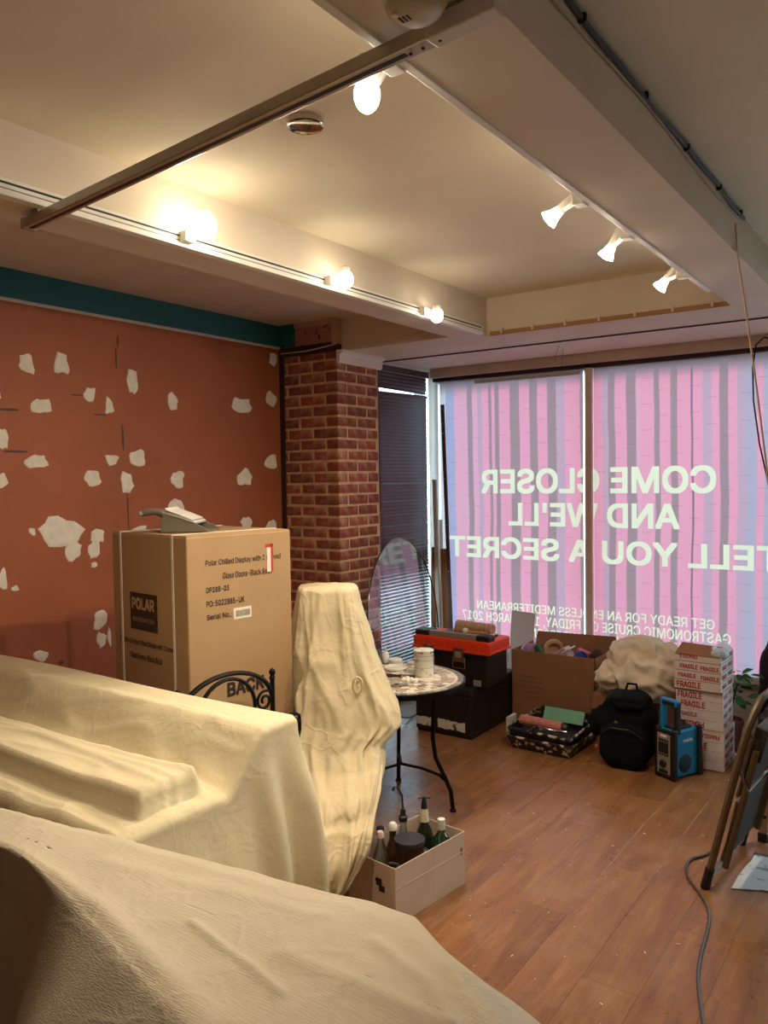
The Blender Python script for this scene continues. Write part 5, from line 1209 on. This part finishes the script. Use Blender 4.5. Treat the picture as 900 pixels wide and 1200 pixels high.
for z0, z1, off in ((.12, .37, .028), (.40, .63, .022)):
    m_ = MB(); a_, b_, c_, d_ = lp(off, .05, z0), lp(off, LWd-.05, z0), lp(off, LWd-.05, z1), lp(off, .05, z1); t2 = Vector((.014, 0, 0))
    m_.add([a_, b_, c_, d_]+[tuple(Vector(q)+t2) for q in (a_, b_, c_, d_)], [(0,1,2,3),(7,6,5,4),(0,4,5,1),(1,5,6,2),(2,6,7,3),(3,7,4,0)])
    tr_ = part('tread', m_, tread_m, ls, .003)
    m_ = MB()
    m_.tube([a_, b_, c_, d_], .008, 6, True); m_.build('tread_frame', ladder_m, tr_)
part('top_platform', MB().box(lp(.045, LWd/2, .62), (.05, LWd-.10, .14), Matrix.Rotation(rake, 3, 'Y')), tread_m, ls, .006)
# second ladder beside it, mostly beyond the frame
l2 = thing('tan_ladder', 'tan metal ladder rails with dark rubber feet behind the folding steps', 'ladder', (-.69, 3.94, 0))
for k, (x_, y_) in enumerate(((0, 0), (.34, .08))):
    part('rail', MB().box((x_+.03+.02, y_+.03, .52), (.032, .026, 1.0), Matrix.Rotation(.07, 3, 'Y')), M('tan_aluminium', (176, 138, 108), .5, .3, var=.08), l2, .005)
    part('rubber_foot', MB().box((x_+.015, y_+.03, .022), (.042, .036, .044)), black_pl, l2, .006)
    part('rail_hole', MB().lathe([(.008, 0), (.008, .002)], 10, (x_+.024, y_+.017, .12), Matrix.Rotation(PI/2, 3, 'X')), dark_slot, l2)
for z_ in (.28, .53, .78): part('rung', MB().tube([(.03+z_*.07, .03, z_), (.36+z_*.07, .11, z_)], .012, 8), MATS['tan_aluminium'], l2)

# papers and cable on the floor, paint flecks
def sheet(name, lab, pts_, mat, z=.0025):
    mb = MB(); P_ = [at(px, py, 2, 0) for px, py in pts_]; n = len(P_)
    mb.add([(p.x, p.y, z) for p in P_]+[(p.x, p.y, z+.002) for p in P_], [tuple(range(n))[::-1], tuple(range(n, 2*n))]+[(i, (i+1) % n, n+(i+1) % n, n+i) for i in range(n)])
    return tag(mb.build(name, mat), lab, 'paper')
newsp = M('newspaper', (214, 212, 208), .8, scale=20, rgb2=(150, 148, 150), lo=.55, hi=.62)
sheet('paper_sheet', 'torn white newspaper sheet lying on the floor by the ladder foot', [(857, 1042), (866, 1026), (874, 1016), (881, 1009), (884, 1003), (912, 1008), (925, 1052), (899, 1045)], newsp)
sheet('dark_sheet', 'dark grey paper edge lying under the newspaper sheet', [(882, 1004), (884, 999), (915, 1006), (914, 1010)], M('dark_paper', (50, 48, 52), .8), .0006)
pts = [(842, 996), (832, 999), (822, 1004), (808, 1006), (803, 1016), (806, 1030), (818, 1044), (829, 1060), (832, 1078), (826, 1100), (819, 1125), (817, 1150), (821, 1180), (824, 1200), (828, 1230), (836, 1270)]
P_ = []
for a_, b_ in zip(pts, pts[1:]):
    for k in range(3): P_.append((a_[0]+(b_[0]-a_[0])*k/3, a_[1]+(b_[1]-a_[1])*k/3))
P_ = [at(px, py, 2, .007) for px, py in P_]
for _ in range(2): P_ = [P_[0]]+[(P_[i-1]+P_[i]*2+P_[i+1])/4 for i in range(1, len(P_)-1)]+[P_[-1]]
tag(MB().tube(P_, .0055, 7).build('floor_cable', M('grey_flex', (66, 58, 54), .6), smooth=True), 'thin grey cable snaking across the wood floor from the ladder', 'cable')
cb2 = [at(868, 966, 2, .007)+Vector((.03*k, .02*math.sin(k), 0)) for k in range(12)]
tag(MB().tube(cb2, .006, 7).build('floor_cable', black_pl, smooth=True), 'black cable on the floor beyond the ladder feet', 'cable')
mb = MB(); rn = random.Random(5)
for k in range(90):
    x_, y_ = rn.uniform(-1.9, -.7), rn.uniform(1.9, 4.4); s_ = rn.uniform(.0015, .005); a_ = rn.uniform(0, 3)
    if x_ < -1.58 and y_ < 3.05: continue
    mb.box((x_, y_, .001), (s_*rn.choice((1, 1, 3)), s_, .0015), Matrix.Rotation(a_, 3, 'Z'))
tag(mb.build('paint_flecks', offwhite), 'tiny white paint flecks scattered over the wood floor', 'debris', kind='stuff')
# loose ceiling wires by the window
tag(MB().tube([at(655, 405, 2, ZU-.004), at(650, 420, 1, 5.2), at(658, 430, 1, 5.3), at(660, 408, 2, ZU-.004)], .002, 5).build('ceiling_wire', M('wire_grey', (130, 108, 100), .6), smooth=True), 'looped loose wire hanging under the dropped ceiling at the window', 'wire')
